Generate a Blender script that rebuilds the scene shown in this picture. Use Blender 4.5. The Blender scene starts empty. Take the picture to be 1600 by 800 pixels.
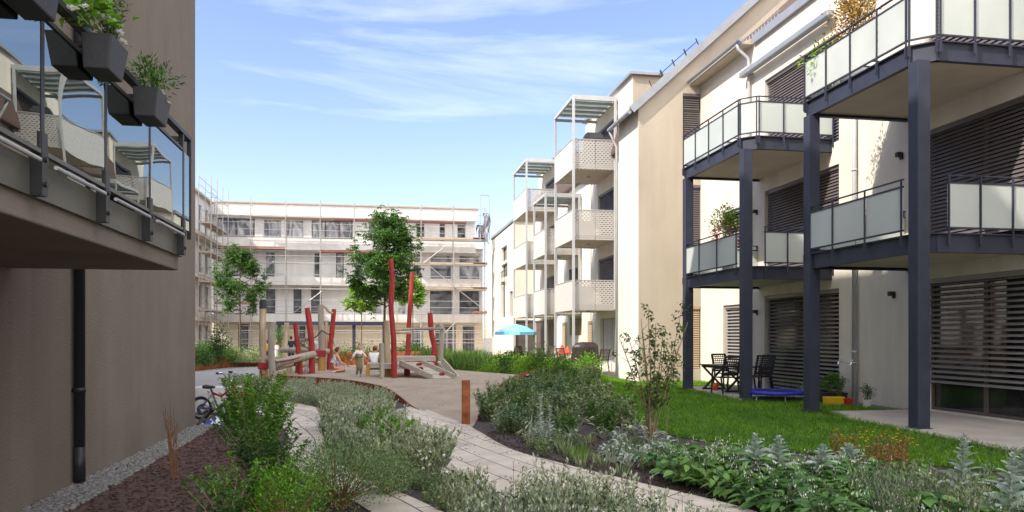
FILL_CLOUD = 11
SUN_E, SKY_S, EXPO = 3.3, .135, 1.05
import bpy, math, random
import numpy as np
from mathutils import Vector, Matrix
random.seed(7); RNG = np.random.default_rng(7)
SC = bpy.context.scene
COL = SC.collection
PI = math.pi
R = math.radians
# ------------------------------------------------------------------ camera survey of the place
YAW = R(9.93); CA, SA = math.cos(YAW), math.sin(YAW)
FPX, EYE, HZ = 1200.0, 1.6, 525.0
def gp(u, v, z=0.0):
    """where a sight line meets the level z"""
    d = (EYE - z) * FPX / (v - HZ); r = (u - 800) / FPX
    return Vector((d * (r * CA + SA), d * (CA - r * SA), z))
def yx(u, X):
    r = (u - 800) / FPX
    return X * (CA - r * SA) / (r * CA + SA)
def zx(u, v, X):
    r = (u - 800) / FPX
    return EYE + (HZ - v) / FPX * X / (r * CA + SA)
def xy(u, Y):
    r = (u - 800) / FPX
    return Y * (r * CA + SA) / (CA - r * SA)
def zy(u, v, Y):
    r = (u - 800) / FPX
    return EYE + (HZ - v) / FPX * Y / (CA - r * SA)
def sstep(a, b, x):
    t = min(1, max(0, (x - a) / (b - a))); return t * t * (3 - 2 * t)
def zpl(y): return 0.25 * sstep(16.6, 21.0, y)
def gpp(u, v):
    z = .2
    for _ in range(6):
        p = gp(u, v, z); z = zpl(p.y)
    return gp(u, v, z)

# ------------------------------------------------------------------ materials
MATS = {}
def ramp2(nt, a, b, fac, c0, c1):
    n = nt.nodes.new('ShaderNodeValToRGB'); n.color_ramp.elements[0].position = a; n.color_ramp.elements[1].position = b
    n.color_ramp.elements[0].color = (*c0, 1); n.color_ramp.elements[1].color = (*c1, 1)
    nt.links.new(fac, n.inputs[0]); return n.outputs[0]
def mat(name, col, rough=.7, var=.12, scale=3.0, bump=0.0, bscale=60.0, metal=0.0, spec=.4, stretch=(1, 1, 1), col2=None, dirt=None, coord='Object', streak=0):
    if name in MATS: return MATS[name]
    m = bpy.data.materials.new(name); m.use_nodes = True; nt = m.node_tree; N = nt.nodes; L = nt.links
    b = N['Principled BSDF']
    b.inputs['Roughness'].default_value = rough; b.inputs['Metallic'].default_value = metal
    b.inputs['Specular IOR Level'].default_value = spec
    tc = N.new('ShaderNodeTexCoord'); mp = N.new('ShaderNodeMapping'); mp.inputs['Scale'].default_value = stretch
    L.new(tc.outputs[coord], mp.inputs[0])
    n1 = N.new('ShaderNodeTexNoise'); n1.inputs['Scale'].default_value = scale; n1.inputs['Detail'].default_value = 6; n1.inputs['Roughness'].default_value = .6
    L.new(mp.outputs[0], n1.inputs['Vector'])
    c0 = [max(0, c * (1 - var)) for c in col]; c1 = [c * (1 + var) for c in (col2 or col)]
    c = ramp2(nt, .3, .7, n1.outputs['Fac'], c0, c1)
    if dirt:
        n3 = N.new('ShaderNodeTexNoise'); n3.inputs['Scale'].default_value = dirt[1]; n3.inputs['Detail'].default_value = 8
        L.new(mp.outputs[0], n3.inputs['Vector'])
        mx = N.new('ShaderNodeMixRGB'); mx.blend_type = 'MULTIPLY'
        f = ramp2(nt, .45, .75, n3.outputs['Fac'], (0, 0, 0), (dirt[0],) * 3)
        L.new(f, mx.inputs[0]); L.new(c, mx.inputs[1]); mx.inputs[2].default_value = (.55, .5, .45, 1); c = mx.outputs[0]
    if streak:
        m4 = N.new('ShaderNodeMapping'); m4.inputs['Scale'].default_value = (2.6, 2.6, .25); L.new(tc.outputs[coord], m4.inputs[0])
        n4 = N.new('ShaderNodeTexNoise'); n4.inputs['Scale'].default_value = 1.0; n4.inputs['Detail'].default_value = 5; L.new(m4.outputs[0], n4.inputs['Vector'])
        n5 = N.new('ShaderNodeTexNoise'); n5.inputs['Scale'].default_value = .35; n5.inputs['Detail'].default_value = 3; L.new(tc.outputs[coord], n5.inputs['Vector'])
        mm = N.new('ShaderNodeMath'); mm.operation = 'MULTIPLY'; L.new(n4.outputs['Fac'], mm.inputs[0]); L.new(n5.outputs['Fac'], mm.inputs[1])
        f = ramp2(nt, .18, .36, mm.outputs[0], (1, 1, 1), (1 - streak, 1 - streak * 1.05, 1 - streak * 1.1))
        mx = N.new('ShaderNodeMixRGB'); mx.blend_type = 'MULTIPLY'; mx.inputs[0].default_value = 1; L.new(c, mx.inputs[1]); L.new(f, mx.inputs[2]); c = mx.outputs[0]
    L.new(c, b.inputs['Base Color'])
    if bump:
        n2 = N.new('ShaderNodeTexNoise'); n2.inputs['Scale'].default_value = bscale; n2.inputs['Detail'].default_value = 4
        L.new(mp.outputs[0], n2.inputs['Vector'])
        bp = N.new('ShaderNodeBump'); bp.inputs['Strength'].default_value = bump; bp.inputs['Distance'].default_value = .02
        L.new(n2.outputs['Fac'], bp.inputs['Height']); L.new(bp.outputs[0], b.inputs['Normal'])
    MATS[name] = m; return m
def leafmat(name, col, var=.35, trans=.35, rough=.5, tip=None):
    m = bpy.data.materials.new(name); m.use_nodes = True; nt = m.node_tree; N = nt.nodes; L = nt.links
    b = N['Principled BSDF']; b.inputs['Roughness'].default_value = rough; b.inputs['Specular IOR Level'].default_value = .35
    g = N.new('ShaderNodeNewGeometry')
    c2 = tip or (col[0] * 1.45, col[1] * 1.2, col[2] * 1.1)
    c = ramp2(nt, 0, 1, g.outputs['Random Per Island'], [x * (1 - var) for x in col], [x * (1 + var) for x in c2])
    L.new(c, b.inputs['Base Color'])
    t = N.new('ShaderNodeBsdfTranslucent'); hs = N.new('ShaderNodeHueSaturation'); hs.inputs['Value'].default_value = 1.5; hs.inputs['Saturation'].default_value = 1.1
    L.new(c, hs.inputs['Color']); L.new(hs.outputs[0], t.inputs['Color'])
    mx = N.new('ShaderNodeMixShader'); mx.inputs[0].default_value = trans
    L.new(b.outputs[0], mx.inputs[1]); L.new(t.outputs[0], mx.inputs[2]); L.new(mx.outputs[0], N['Material Output'].inputs[0])
    MATS[name] = m; return m
M = {}
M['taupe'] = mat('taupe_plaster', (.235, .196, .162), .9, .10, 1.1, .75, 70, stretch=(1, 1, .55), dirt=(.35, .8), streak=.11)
M['white'] = mat('white_plaster', (.73, .69, .62), .9, .05, .9, .5, 90, stretch=(1, 1, .4), dirt=(.16, .5), streak=.10)
M['cream'] = mat('cream_plaster', (.66, .60, .47), .9, .03, .5, .35, 120)
M['beige'] = mat('beige_plaster', (.475, .415, .345), .9, .06, .8, .6, 90, stretch=(1, 1, .5), dirt=(.14, .5), streak=.10)
M['offwhite'] = mat('site_white_render', (.73, .72, .72), .9, .07, .4, .2, 40, dirt=(.25, .5), streak=.12)
M['sitecream'] = mat('site_cream_render', (.72, .63, .50), .9, .08, .5, .2, 40, dirt=(.2, .6))
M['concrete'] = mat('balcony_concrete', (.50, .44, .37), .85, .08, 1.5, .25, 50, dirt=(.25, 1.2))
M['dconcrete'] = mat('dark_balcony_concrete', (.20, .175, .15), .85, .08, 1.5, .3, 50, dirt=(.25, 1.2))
M['patio'] = mat('patio_concrete', (.45, .40, .36), .85, .10, 1.2, .25, 70, dirt=(.4, 1.5))
M['navy'] = mat('slate_blue_steel', (.036, .041, .068), .55, .14, 2.5, .08, 30, spec=.3, dirt=(.3, 3))
M['steelgrey'] = mat('grey_painted_steel', (.10, .10, .088), .45, .08, 3, .05, 30)
M['alu'] = mat('aluminium', (.50, .50, .50), .4, .08, 3, .0, 30, metal=.35)
M['lalu'] = mat('pale_lacquered_steel', (.42, .43, .45), .45, .06, 3)
M['zinc'] = mat('zinc_sheet', (.30, .32, .36), .5, .10, 2, .1, 12, metal=.3)
M['rooftile'] = mat('dark_roof_tile', (.10, .065, .055), .7, .2, 6, .5, 9, stretch=(1, 6, 1))
M['black'] = mat('black_lacquer', (.022, .022, .025), .45, .15, 4)
M['dark'] = mat('anthracite_plastic', (.035, .037, .043), .5, .12, 6, .1, 40)
M['slat'] = mat('blind_slat', (.115, .10, .105), .45, .08, 3)
M['slatb'] = mat('brown_blind_slat', (.13, .105, .095), .5, .08, 3)
M['slatw'] = mat('pale_blind_slat', (.27, .255, .26), .45, .08, 3)
M['slatbg'] = mat('beige_shutter_slat', (.40, .30, .20), .6, .08, 3)
M['winframe'] = mat('window_frame_brown', (.10, .085, .08), .5, .08, 3)
M['pvc'] = mat('white_window_frame', (.70, .70, .70), .4, .04, 3)
M['corten'] = mat('weathering_steel', (.20, .055, .022), .85, .35, 5, .3, 60, col2=(.31, .10, .04))
M['log'] = mat('debarked_log', (.42, .31, .20), .75, .22, 2.2, .35, 14, stretch=(3, 3, .5), col2=(.50, .41, .30), dirt=(.5, 2))
M['logend'] = mat('grey_weathered_log', (.36, .32, .27), .8, .2, 2.2, .35, 14, stretch=(3, 3, .5), dirt=(.5, 2))
M['ochre'] = mat('ochre_log_foot', (.42, .23, .08), .8, .2, 3, .3, 14, stretch=(3, 3, .6))
M['red'] = mat('worn_red_paint', (.33, .028, .028), .6, .28, 2.5, .5, 16, stretch=(4, 4, .5), dirt=(.6, 3))
M['board'] = mat('grey_timber_board', (.40, .36, .31), .8, .18, 2, .3, 12, stretch=(1, 6, 6))
M['scafboard'] = mat('scaffold_board', (.42, .33, .25), .85, .2, 1, .1, 20, dirt=(.4, 1))
M['scafred'] = mat('red_scaffold_board', (.28, .13, .11), .8, .2, 1, .1, 20)
M['scaf'] = mat('galvanised_tube', (.36, .35, .35), .45, .1, 4, metal=.3)
M['bark'] = mat('grey_brown_bark', (.12, .09, .065), .9, .3, 5, .7, 25, stretch=(3, 3, .7))
M['twig'] = mat('pale_stem', (.24, .19, .11), .8, .2, 10)
M['redtwig'] = mat('reddish_twig', (.22, .11, .06), .8, .2, 10)
M['stemg'] = mat('green_stem', (.14, .19, .08), .7, .2, 10)
M['silverstem'] = mat('silver_stem', (.36, .38, .31), .8, .1, 10)
M['soil'] = mat('dark_soil', (.060, .048, .046), .95, .45, 14, .9, 60, col2=(.085, .07, .066))
M['mulch'] = mat('red_brown_mulch', (.115, .055, .045), .95, .5, 12, 1.0, 70, col2=(.12, .075, .065))
M['turf'] = mat('turf', (.045, .10, .012), .9, .35, 5, .6, 120, col2=(.08, .16, .018))
M['ground'] = mat('bare_ground', (.22, .19, .16), .95, .25, .6, .4, 20)
M['asph'] = mat('grey_paving', (.33, .32, .32), .85, .10, 1.0, .3, 90, dirt=(.3, .8))
M['sand'] = mat('play_gravel', (.37, .30, .235), .95, .13, 1.6, .45, 140, dirt=(.35, .9))
M['stone'] = mat('wall_gravel', (.11, .105, .105), .8, .35, 30, .2, 60, col2=(.23, .22, .21))
M['skin'] = mat('skin', (.55, .30, .20), .5, .05, 5)
M['hairb'] = mat('brown_hair', (.09, .045, .025), .6, .2, 20)
M['hairl'] = mat('light_brown_hair', (.22, .14, .08), .6, .2, 20)
M['teew'] = mat('white_cotton', (.70, .71, .76), .8, .05, 5)
M['olive'] = mat('olive_cotton', (.20, .165, .10), .8, .1, 8)
M['navyc'] = mat('navy_cotton', (.025, .028, .06), .8, .1, 5)
M['yellowc'] = mat('yellow_cotton', (.65, .42, .03), .8, .1, 5)
M['greyc'] = mat('grey_cotton', (.42, .42, .47), .8, .1, 5)
M['capred'] = mat('red_cap_cloth', (.50, .06, .03), .8, .1, 5)
M['shoe'] = mat('pale_shoe', (.55, .52, .48), .6, .1, 5)
M['brickred'] = mat('dark_red_cotton', (.2, .03, .03), .8, .1, 5)
M['bikered'] = mat('bicycle_red', (.52, .012, .03), .3, .05, 3, spec=.6)
M['bikepurple'] = mat('bicycle_purple', (.10, .04, .22), .3, .05, 3, spec=.6)
M['rubber'] = mat('tyre_rubber', (.02, .02, .02), .8, .1, 5)
M['chrome'] = mat('chrome', (.7, .7, .7), .2, .02, 5, metal=.9)
M['whitep'] = mat('white_plastic', (.70, .70, .72), .5, .03, 5)
M['blueP'] = mat('blue_pad', (.022, .035, .42), .45, .06, 5)
M['yellowP'] = mat('yellow_pot_glaze', (.72, .46, .03), .4, .06, 5)
M['redP'] = mat('red_pot_glaze', (.50, .02, .02), .4, .06, 5)
M['umb'] = mat('light_blue_canvas', (.20, .50, .74), .8, .05, 3)
M['redball'] = mat('orange_red_cloth', (.66, .10, .06), .7, .1, 3)
M['cover'] = mat('brown_black_tarpaulin', (.028, .02, .02), .42, .25, 3, .5, 9)
M['wicker'] = mat('brown_wicker', (.10, .07, .05), .7, .2, 20, .6, 90)
M['bluepot'] = mat('teal_plastic', (.05, .30, .38), .5, .1, 5)
M['white_fl'] = leafmat('white_petal', (.78, .78, .70), .08, .3, .6, tip=(.8, .8, .75))
M['pink_fl'] = leafmat('pink_red_petal', (.55, .06, .09), .25, .3, .6, tip=(.75, .30, .32))
M['yel_fl'] = leafmat('yellow_petal', (.65, .45, .03), .15, .3, .6)
M['or_fl'] = leafmat('orange_leaf', (.16, .13, .035), .3, .35, .6, tip=(.42, .26, .09))
M['purp_fl'] = leafmat('purple_petal', (.13, .11, .20), .3, .3, .6)
M['lf_sil'] = leafmat('silver_green_leaf', (.17, .245, .13), .35, .2, .7, tip=(.36, .42, .26))
M['lf_tip'] = leafmat('pale_bud', (.36, .41, .28), .2, .2, .7, tip=(.50, .53, .40))
M['lf_sild'] = leafmat('grey_green_leaf', (.15, .22, .10), .4, .25, .6, tip=(.30, .37, .21))
M['lf_bright'] = leafmat('bright_green_leaf', (.085, .20, .022), .35, .4, .5, tip=(.17, .34, .04))
M['lf_mid'] = leafmat('mid_green_leaf', (.07, .155, .03), .35, .35, .5, tip=(.09, .19, .045))
M['lf_dark'] = leafmat('dark_green_leaf', (.026, .070, .022), .35, .35, .45, tip=(.05, .12, .03))
M['lf_tree'] = leafmat('tree_leaf', (.032, .085, .02), .45, .45, .45, tip=(.075, .155, .03))
M['lf_lime'] = leafmat('lime_leaf', (.12, .25, .03), .3, .45, .5, tip=(.24, .38, .06))
M['lf_comf'] = leafmat('comfrey_leaf', (.085, .20, .05), .35, .35, .5, tip=(.17, .32, .09))
M['lf_purple'] = leafmat('bronze_green_leaf', (.07, .10, .035), .35, .4, .5, tip=(.13, .17, .05))
M['lf_mull'] = leafmat('felted_silver_leaf', (.33, .41, .35), .2, .2, .8, tip=(.44, .52, .44))
M['grass'] = leafmat('grass_blade', (.075, .19, .014), .35, .45, .5, tip=(.16, .32, .03))
M['grassy'] = leafmat('tall_grass_blade', (.06, .13, .03), .35, .4, .5, tip=(.13, .22, .05))

def patchy(m):
    nt = m.node_tree; N = nt.nodes; L = nt.links; b = N['Principled BSDF']; src = b.inputs['Base Color'].links[0].from_socket
    tc = N.new('ShaderNodeTexCoord'); n = N.new('ShaderNodeTexNoise'); n.inputs['Scale'].default_value = .7; n.inputs['Detail'].default_value = 5; L.new(tc.outputs['Object'], n.inputs['Vector'])
    f = ramp2(nt, .35, .68, n.outputs['Fac'], (.62, .72, .72), (1.28, 1.12, .95)); mx = N.new('ShaderNodeMixRGB'); mx.blend_type = 'MULTIPLY'; mx.inputs[0].default_value = 1
    L.new(src, mx.inputs[1]); L.new(f, mx.inputs[2])
    for l in list(src.links):
        if l.to_node != mx: t = l.to_socket; L.remove(l); L.new(mx.outputs[0], t)
patchy(M['grass']); patchy(M['lf_sild']); patchy(M['lf_sil']); patchy(M['lf_comf']); patchy(M['lf_mid'])
def special():
    # frosted glass
    m = bpy.data.materials.new('frosted_glass'); m.use_nodes = True; nt = m.node_tree; N = nt.nodes; L = nt.links
    b = N['Principled BSDF']; b.inputs['Base Color'].default_value = (.66, .72, .71, 1); b.inputs['Roughness'].default_value = .22; b.inputs['Specular IOR Level'].default_value = .5
    t = N.new('ShaderNodeBsdfTranslucent'); t.inputs[0].default_value = (.62, .70, .69, 1)
    tc = N.new('ShaderNodeTexCoord'); nn = N.new('ShaderNodeTexNoise'); nn.inputs['Scale'].default_value = .9; L.new(tc.outputs['Object'], nn.inputs['Vector'])
    c = ramp2(nt, .35, .65, nn.outputs['Fac'], (.70, .74, .73), (.80, .83, .82)); L.new(c, b.inputs['Base Color'])
    mx = N.new('ShaderNodeMixShader'); mx.inputs[0].default_value = .4
    L.new(b.outputs[0], mx.inputs[1]); L.new(t.outputs[0], mx.inputs[2]); L.new(mx.outputs[0], N['Material Output'].inputs[0]); M['frost'] = m
    # clear reflecting balustrade glass
    m = bpy.data.materials.new('clear_reflecting_glass'); m.use_nodes = True; nt = m.node_tree; N = nt.nodes; L = nt.links
    N.remove(N['Principled BSDF'])
    gl = N.new('ShaderNodeBsdfGlossy'); gl.inputs['Roughness'].default_value = .0; gl.inputs['Color'].default_value = (.82, .88, .86, 1)
    tr = N.new('ShaderNodeBsdfTransparent'); tr.inputs[0].default_value = (.62, .70, .68, 1)
    tc = N.new('ShaderNodeTexCoord'); nn = N.new('ShaderNodeTexNoise'); nn.inputs['Scale'].default_value = 1.6; nn.inputs['Detail'].default_value = 0; L.new(tc.outputs['Object'], nn.inputs['Vector'])
    bp = N.new('ShaderNodeBump'); bp.inputs['Strength'].default_value = .22; bp.inputs['Distance'].default_value = .012; L.new(nn.outputs['Fac'], bp.inputs['Height']); L.new(bp.outputs[0], gl.inputs['Normal'])
    lw = N.new('ShaderNodeLayerWeight'); lw.inputs[0].default_value = .78
    mx = N.new('ShaderNodeMixShader'); L.new(lw.outputs['Fresnel'], mx.inputs[0]); L.new(tr.outputs[0], mx.inputs[1]); L.new(gl.outputs[0], mx.inputs[2]); L.new(mx.outputs[0], N['Material Output'].inputs[0]); M['glass'] = m
    # window pane: dark room behind a reflecting pane
    m = bpy.data.materials.new('window_pane'); m.use_nodes = True; nt = m.node_tree; N = nt.nodes; L = nt.links; b = N['Principled BSDF']
    tc = N.new('ShaderNodeTexCoord'); nn = N.new('ShaderNodeTexNoise'); nn.inputs['Scale'].default_value = 1.2; L.new(tc.outputs['Object'], nn.inputs['Vector'])
    c = ramp2(nt, .35, .65, nn.outputs['Fac'], (.010, .011, .013), (.035, .035, .038)); L.new(c, b.inputs['Base Color'])
    b.inputs['Roughness'].default_value = .04; b.inputs['Specular IOR Level'].default_value = .55; M['pane'] = m
    # film over window openings on the building site
    m = bpy.data.materials.new('crumpled_plastic_film'); m.use_nodes = True; nt = m.node_tree; N = nt.nodes; L = nt.links; b = N['Principled BSDF']
    tc = N.new('ShaderNodeTexCoord'); mp = N.new('ShaderNodeMapping'); mp.inputs['Scale'].default_value = (1, 1, .45); L.new(tc.outputs['Object'], mp.inputs[0])
    nn = N.new('ShaderNodeTexNoise'); nn.inputs['Scale'].default_value = 1.3; nn.inputs['Detail'].default_value = 7; nn.inputs['Distortion'].default_value = 1.6; L.new(mp.outputs[0], nn.inputs['Vector'])
    c = ramp2(nt, .42, .68, nn.outputs['Fac'], (.13, .14, .17), (.60, .61, .64)); L.new(c, b.inputs['Base Color'])
    bp = N.new('ShaderNodeBump'); bp.inputs['Strength'].default_value = .9; bp.inputs['Distance'].default_value = .15; L.new(nn.outputs['Fac'], bp.inputs['Height']); L.new(bp.outputs[0], b.inputs['Normal'])
    b.inputs['Roughness'].default_value = .25; M['film'] = m
    m = M['pane'].copy(); m.name = 'dusty_site_pane'; M['sitepane'] = m
    for e, c in zip([n for n in m.node_tree.nodes if n.type == 'VALTORGB'][0].color_ramp.elements, ((.05, .055, .065), (.20, .21, .23))): e.color = (*c, 1)
    # perforated metal
    m = bpy.data.materials.new('perforated_sheet'); m.use_nodes = True; nt = m.node_tree; N = nt.nodes; L = nt.links; b = N['Principled BSDF']
    b.inputs['Base Color'].default_value = (.48, .46, .45, 1); b.inputs['Roughness'].default_value = .5; b.inputs['Metallic'].default_value = .1
    tc = N.new('ShaderNodeTexCoord'); sx = N.new('ShaderNodeSeparateXYZ'); L.new(tc.outputs['Object'], sx.inputs[0])
    def mth(op, a, bb=None):
        n = N.new('ShaderNodeMath'); n.operation = op
        for i, q in enumerate((a, bb)):
            if q is None: continue
            if isinstance(q, (int, float)): n.inputs[i].default_value = q
            else: L.new(q, n.inputs[i])
        return n.outputs[0]
    h = mth('ADD', sx.outputs['X'], sx.outputs['Y'])
    zi = mth('DIVIDE', sx.outputs['Z'], .085); row = mth('FLOOR', zi); half = mth('MULTIPLY', mth('MODULO', row, 2.0), .5)
    hx = mth('FRACT', mth('ADD', mth('DIVIDE', h, .17), half)); fz = mth('FRACT', zi)
    dx = mth('ABSOLUTE', mth('SUBTRACT', hx, .5)); dz = mth('ABSOLUTE', mth('SUBTRACT', fz, .5))
    hole = mth('MULTIPLY', mth('LESS_THAN', dx, .33), mth('LESS_THAN', dz, .21))
    wav = mth('SINE', mth('MULTIPLY', sx.outputs['Z'], 6.0))
    tr = N.new('ShaderNodeBsdfTransparent'); mx = N.new('ShaderNodeMixShader')
    L.new(hole, mx.inputs[0]); L.new(b.outputs[0], mx.inputs[1]); L.new(tr.outputs[0], mx.inputs[2]); L.new(mx.outputs[0], N['Material Output'].inputs[0]); M['perf'] = m
    # paver rows, laid by the strip's own UV
    m = bpy.data.materials.new('cream_pavers'); m.use_nodes = True; nt = m.node_tree; N = nt.nodes; L = nt.links; b = N['Principled BSDF']
    uv = N.new('ShaderNodeTexCoord'); br = N.new('ShaderNodeTexBrick'); L.new(uv.outputs['UV'], br.inputs['Vector'])
    br.inputs['Scale'].default_value = 1.0; br.inputs['Mortar Size'].default_value = .010; br.inputs['Mortar Smooth'].default_value = .1
    br.inputs['Brick Width'].default_value = 2.2; br.inputs['Row Height'].default_value = .42; br.offset = .5; br.inputs['Bias'].default_value = 0
    br.inputs['Color1'].default_value = (.68, .605, .515, 1); br.inputs['Color2'].default_value = (.53, .465, .39, 1); br.inputs['Mortar'].default_value = (.10, .085, .075, 1)
    nn = N.new('ShaderNodeTexNoise'); nn.inputs['Scale'].default_value = 3; nn.inputs['Detail'].default_value = 8; L.new(uv.outputs['Object'], nn.inputs['Vector'])
    mm = N.new('ShaderNodeMixRGB'); mm.blend_type = 'MULTIPLY'; mm.inputs[0].default_value = 1; c = ramp2(nt, .3, .7, nn.outputs['Fac'], (.78, .76, .74), (1.08, 1.08, 1.08)); L.new(br.outputs['Color'], mm.inputs[1]); L.new(c, mm.inputs[2]); L.new(mm.outputs[0], b.inputs['Base Color'])
    bp = N.new('ShaderNodeBump'); bp.inputs['Strength'].default_value = .6; bp.inputs['Distance'].default_value = .01; bp.invert = True; L.new(br.outputs['Fac'], bp.inputs['Height']); L.new(bp.outputs[0], b.inputs['Normal'])
    b.inputs['Roughness'].default_value = .85; M['paver'] = m
    # dress and towel patterns
    for nm, cs, sc in (('floral_cotton', ((.62, .60, .66), (.10, .09, .28), (.40, .16, .22)), 26), ('striped_towel', ((.72, .74, .80), (.03, .05, .24), (.05, .10, .35)), 16)):
        m = bpy.data.materials.new(nm); m.use_nodes = True; nt = m.node_tree; N = nt.nodes; L = nt.links; b = N['Principled BSDF']
        tc = N.new('ShaderNodeTexCoord'); vo = N.new('ShaderNodeTexVoronoi'); vo.inputs['Scale'].default_value = sc; L.new(tc.outputs['Object'], vo.inputs['Vector'])
        r = N.new('ShaderNodeValToRGB'); r.color_ramp.interpolation = 'CONSTANT'; e = r.color_ramp.elements; e[0].color = (*cs[0], 1); e[1].position = .55; e[1].color = (*cs[1], 1); q = e.new(.8); q.color = (*cs[2], 1)
        s2 = N.new('ShaderNodeSeparateColor'); L.new(vo.outputs['Color'], s2.inputs[0]); L.new(s2.outputs[0], r.inputs[0]); L.new(r.outputs[0], b.inputs['Base Color']); b.inputs['Roughness'].default_value = .8
        M['floral' if 'floral' in nm else 'towel'] = m
special()

# ------------------------------------------------------------------ objects
def tag(o, label=None, cat=None, group=None, kind=None):
    if label: o['label'] = label
    if cat: o['category'] = cat
    if group: o['group'] = group
    if kind: o['kind'] = kind
    return o
def empty(name, loc=(0, 0, 0), label=None, cat=None, group=None, rz=0):
    o = bpy.data.objects.new(name, None); COL.objects.link(o); o.location = loc; o.rotation_euler.z = rz; o.empty_display_size = .1
    return tag(o, label, cat, group)
def link(name, me, mats, parent=None, recenter=True):
    for m in (mats if isinstance(mats, (list, tuple)) else [mats]): me.materials.append(m)
    o = bpy.data.objects.new(name, me); COL.objects.link(o)
    if parent is not None:
        o.parent = parent
        if parent.type == 'EMPTY': o.location = -parent.location
    elif recenter and len(me.vertices):
        co = np.empty(len(me.vertices) * 3); me.vertices.foreach_get('co', co); co = co.reshape(-1, 3)
        c = np.array([(co[:, 0].min() + co[:, 0].max()) / 2, (co[:, 1].min() + co[:, 1].max()) / 2, co[:, 2].min()])
        me.vertices.foreach_set('co', (co - c).ravel()); o.location = c; me.update()
    return o
def copy_tree(o, parent=None):
    c = o.copy(); COL.objects.link(c)
    if parent is not None: c.parent = parent
    for ch in list(o.children): copy_tree(ch, c)
    return c
class MB:
    def __init__(s): s.v = []; s.f = []; s.m = []; s.cm = 0
    def add(s, vs, fs):
        n = len(s.v); s.v += [tuple(p) for p in vs]; s.f += [tuple(i + n for i in f) for f in fs]; s.m += [s.cm] * len(fs); return s
    def box(s, x0, x1, y0, y1, z0, z1):
        if x0 > x1: x0, x1 = x1, x0
        if y0 > y1: y0, y1 = y1, y0
        if z0 > z1: z0, z1 = z1, z0
        return s.add([(x0, y0, z0), (x1, y0, z0), (x1, y1, z0), (x0, y1, z0), (x0, y0, z1), (x1, y0, z1), (x1, y1, z1), (x0, y1, z1)],
                     [(0, 3, 2, 1), (4, 5, 6, 7), (0, 1, 5, 4), (1, 2, 6, 5), (2, 3, 7, 6), (3, 0, 4, 7)])
    def beam(s, p, q, w, h, up=(0, 0, 1)):
        p = Vector(p); q = Vector(q); d = (q - p).normalized(); up = Vector(up)
        if abs(d.dot(up)) > .99: up = Vector((0, 1, 0))
        a = d.cross(up).normalized() * w / 2; b = a.cross(d).normalized() * h / 2
        vs = [p - a - b, p + a - b, p + a + b, p - a + b, q - a - b, q + a - b, q + a + b, q - a + b]
        return s.add(vs, [(0, 1, 2, 3), (7, 6, 5, 4), (0, 4, 5, 1), (1, 5, 6, 2), (2, 6, 7, 3), (3, 7, 4, 0)])
    def tube(s, pts, rad, n=8, caps=True, closed=False):
        pts = [Vector(p) for p in pts]; k = len(pts)
        if isinstance(rad, (int, float)): rad = [rad] * k
        rings = []; prev = None
        for i, p in enumerate(pts):
            if closed: d = pts[(i + 1) % k] - pts[i - 1]
            else: d = pts[min(i + 1, k - 1)] - pts[max(i - 1, 0)]
            d.normalize()
            if prev is None: a = d.orthogonal().normalized()
            else:
                a = prev - d * prev.dot(d)
                a = a.normalized() if a.length > 1e-6 else d.orthogonal().normalized()
            prev = a; b = d.cross(a)
            rings.append([p + (a * math.cos(2 * PI * j / n) + b * math.sin(2 * PI * j / n)) * rad[i] for j in range(n)])
        fs = []; kk = k if closed else k - 1
        for i in range(kk):
            for j in range(n):
                i2 = (i + 1) % k
                fs.append((i * n + j, i * n + (j + 1) % n, i2 * n + (j + 1) % n, i2 * n + j))
        if caps and not closed: fs.append(tuple(range(n - 1, -1, -1))); fs.append(tuple((k - 1) * n + j for j in range(n)))
        return s.add([v for r in rings for v in r], fs)
    def ring(s, c, axis, rad, r, n=28, m=8, arc=(0, 2 * PI)):
        axis = Vector(axis).normalized(); a = axis.orthogonal().normalized(); b = axis.cross(a); c = Vector(c)
        return s.tube([c + (a * math.cos(2 * PI * i / n) + b * math.sin(2 * PI * i / n)) * rad for i in range(n)], r, m, closed=True)
    def lathe(s, prof, c=(0, 0, 0), n=24, wob=0):
        c = Vector(c); vs = []; fs = []
        for r, z in prof:
            for j in range(n):
                q = r * (1 + wob * math.sin(j * 2.7 + z * 9)); vs.append(c + Vector((q * math.cos(2 * PI * j / n), q * math.sin(2 * PI * j / n), z)))
        for i in range(len(prof) - 1):
            for j in range(n): fs.append((i * n + j, i * n + (j + 1) % n, (i + 1) * n + (j + 1) % n, (i + 1) * n + j))
        fs.append(tuple(range(n - 1, -1, -1))); fs.append(tuple((len(prof) - 1) * n + j for j in range(n)))
        return s.add(vs, fs)
    def prism(s, poly, z0, z1):
        n = len(poly); vs = [(x, y, z0) for x, y in poly] + [(x, y, z1) for x, y in poly]
        return s.add(vs, [tuple(range(n - 1, -1, -1)), tuple(range(n, 2 * n))] + [(i, (i + 1) % n, n + (i + 1) % n, n + i) for i in range(n)])
    def ell(s, c, rx, ry, rz, n=12, m=8, rot=None):
        c = Vector(c); vs = []; fs = []
        for i in range(m + 1):
            a = PI * i / m
            for j in range(n):
                p = Vector((rx * math.sin(a) * math.cos(2 * PI * j / n), ry * math.sin(a) * math.sin(2 * PI * j / n), rz * math.cos(a)))
                if rot: p = rot @ p
                vs.append(c + p)
        for i in range(m):
            for j in range(n): fs.append((i * n + j, (i + 1) * n + j, (i + 1) * n + (j + 1) % n, i * n + (j + 1) % n))
        return s.add(vs, fs)
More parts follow.
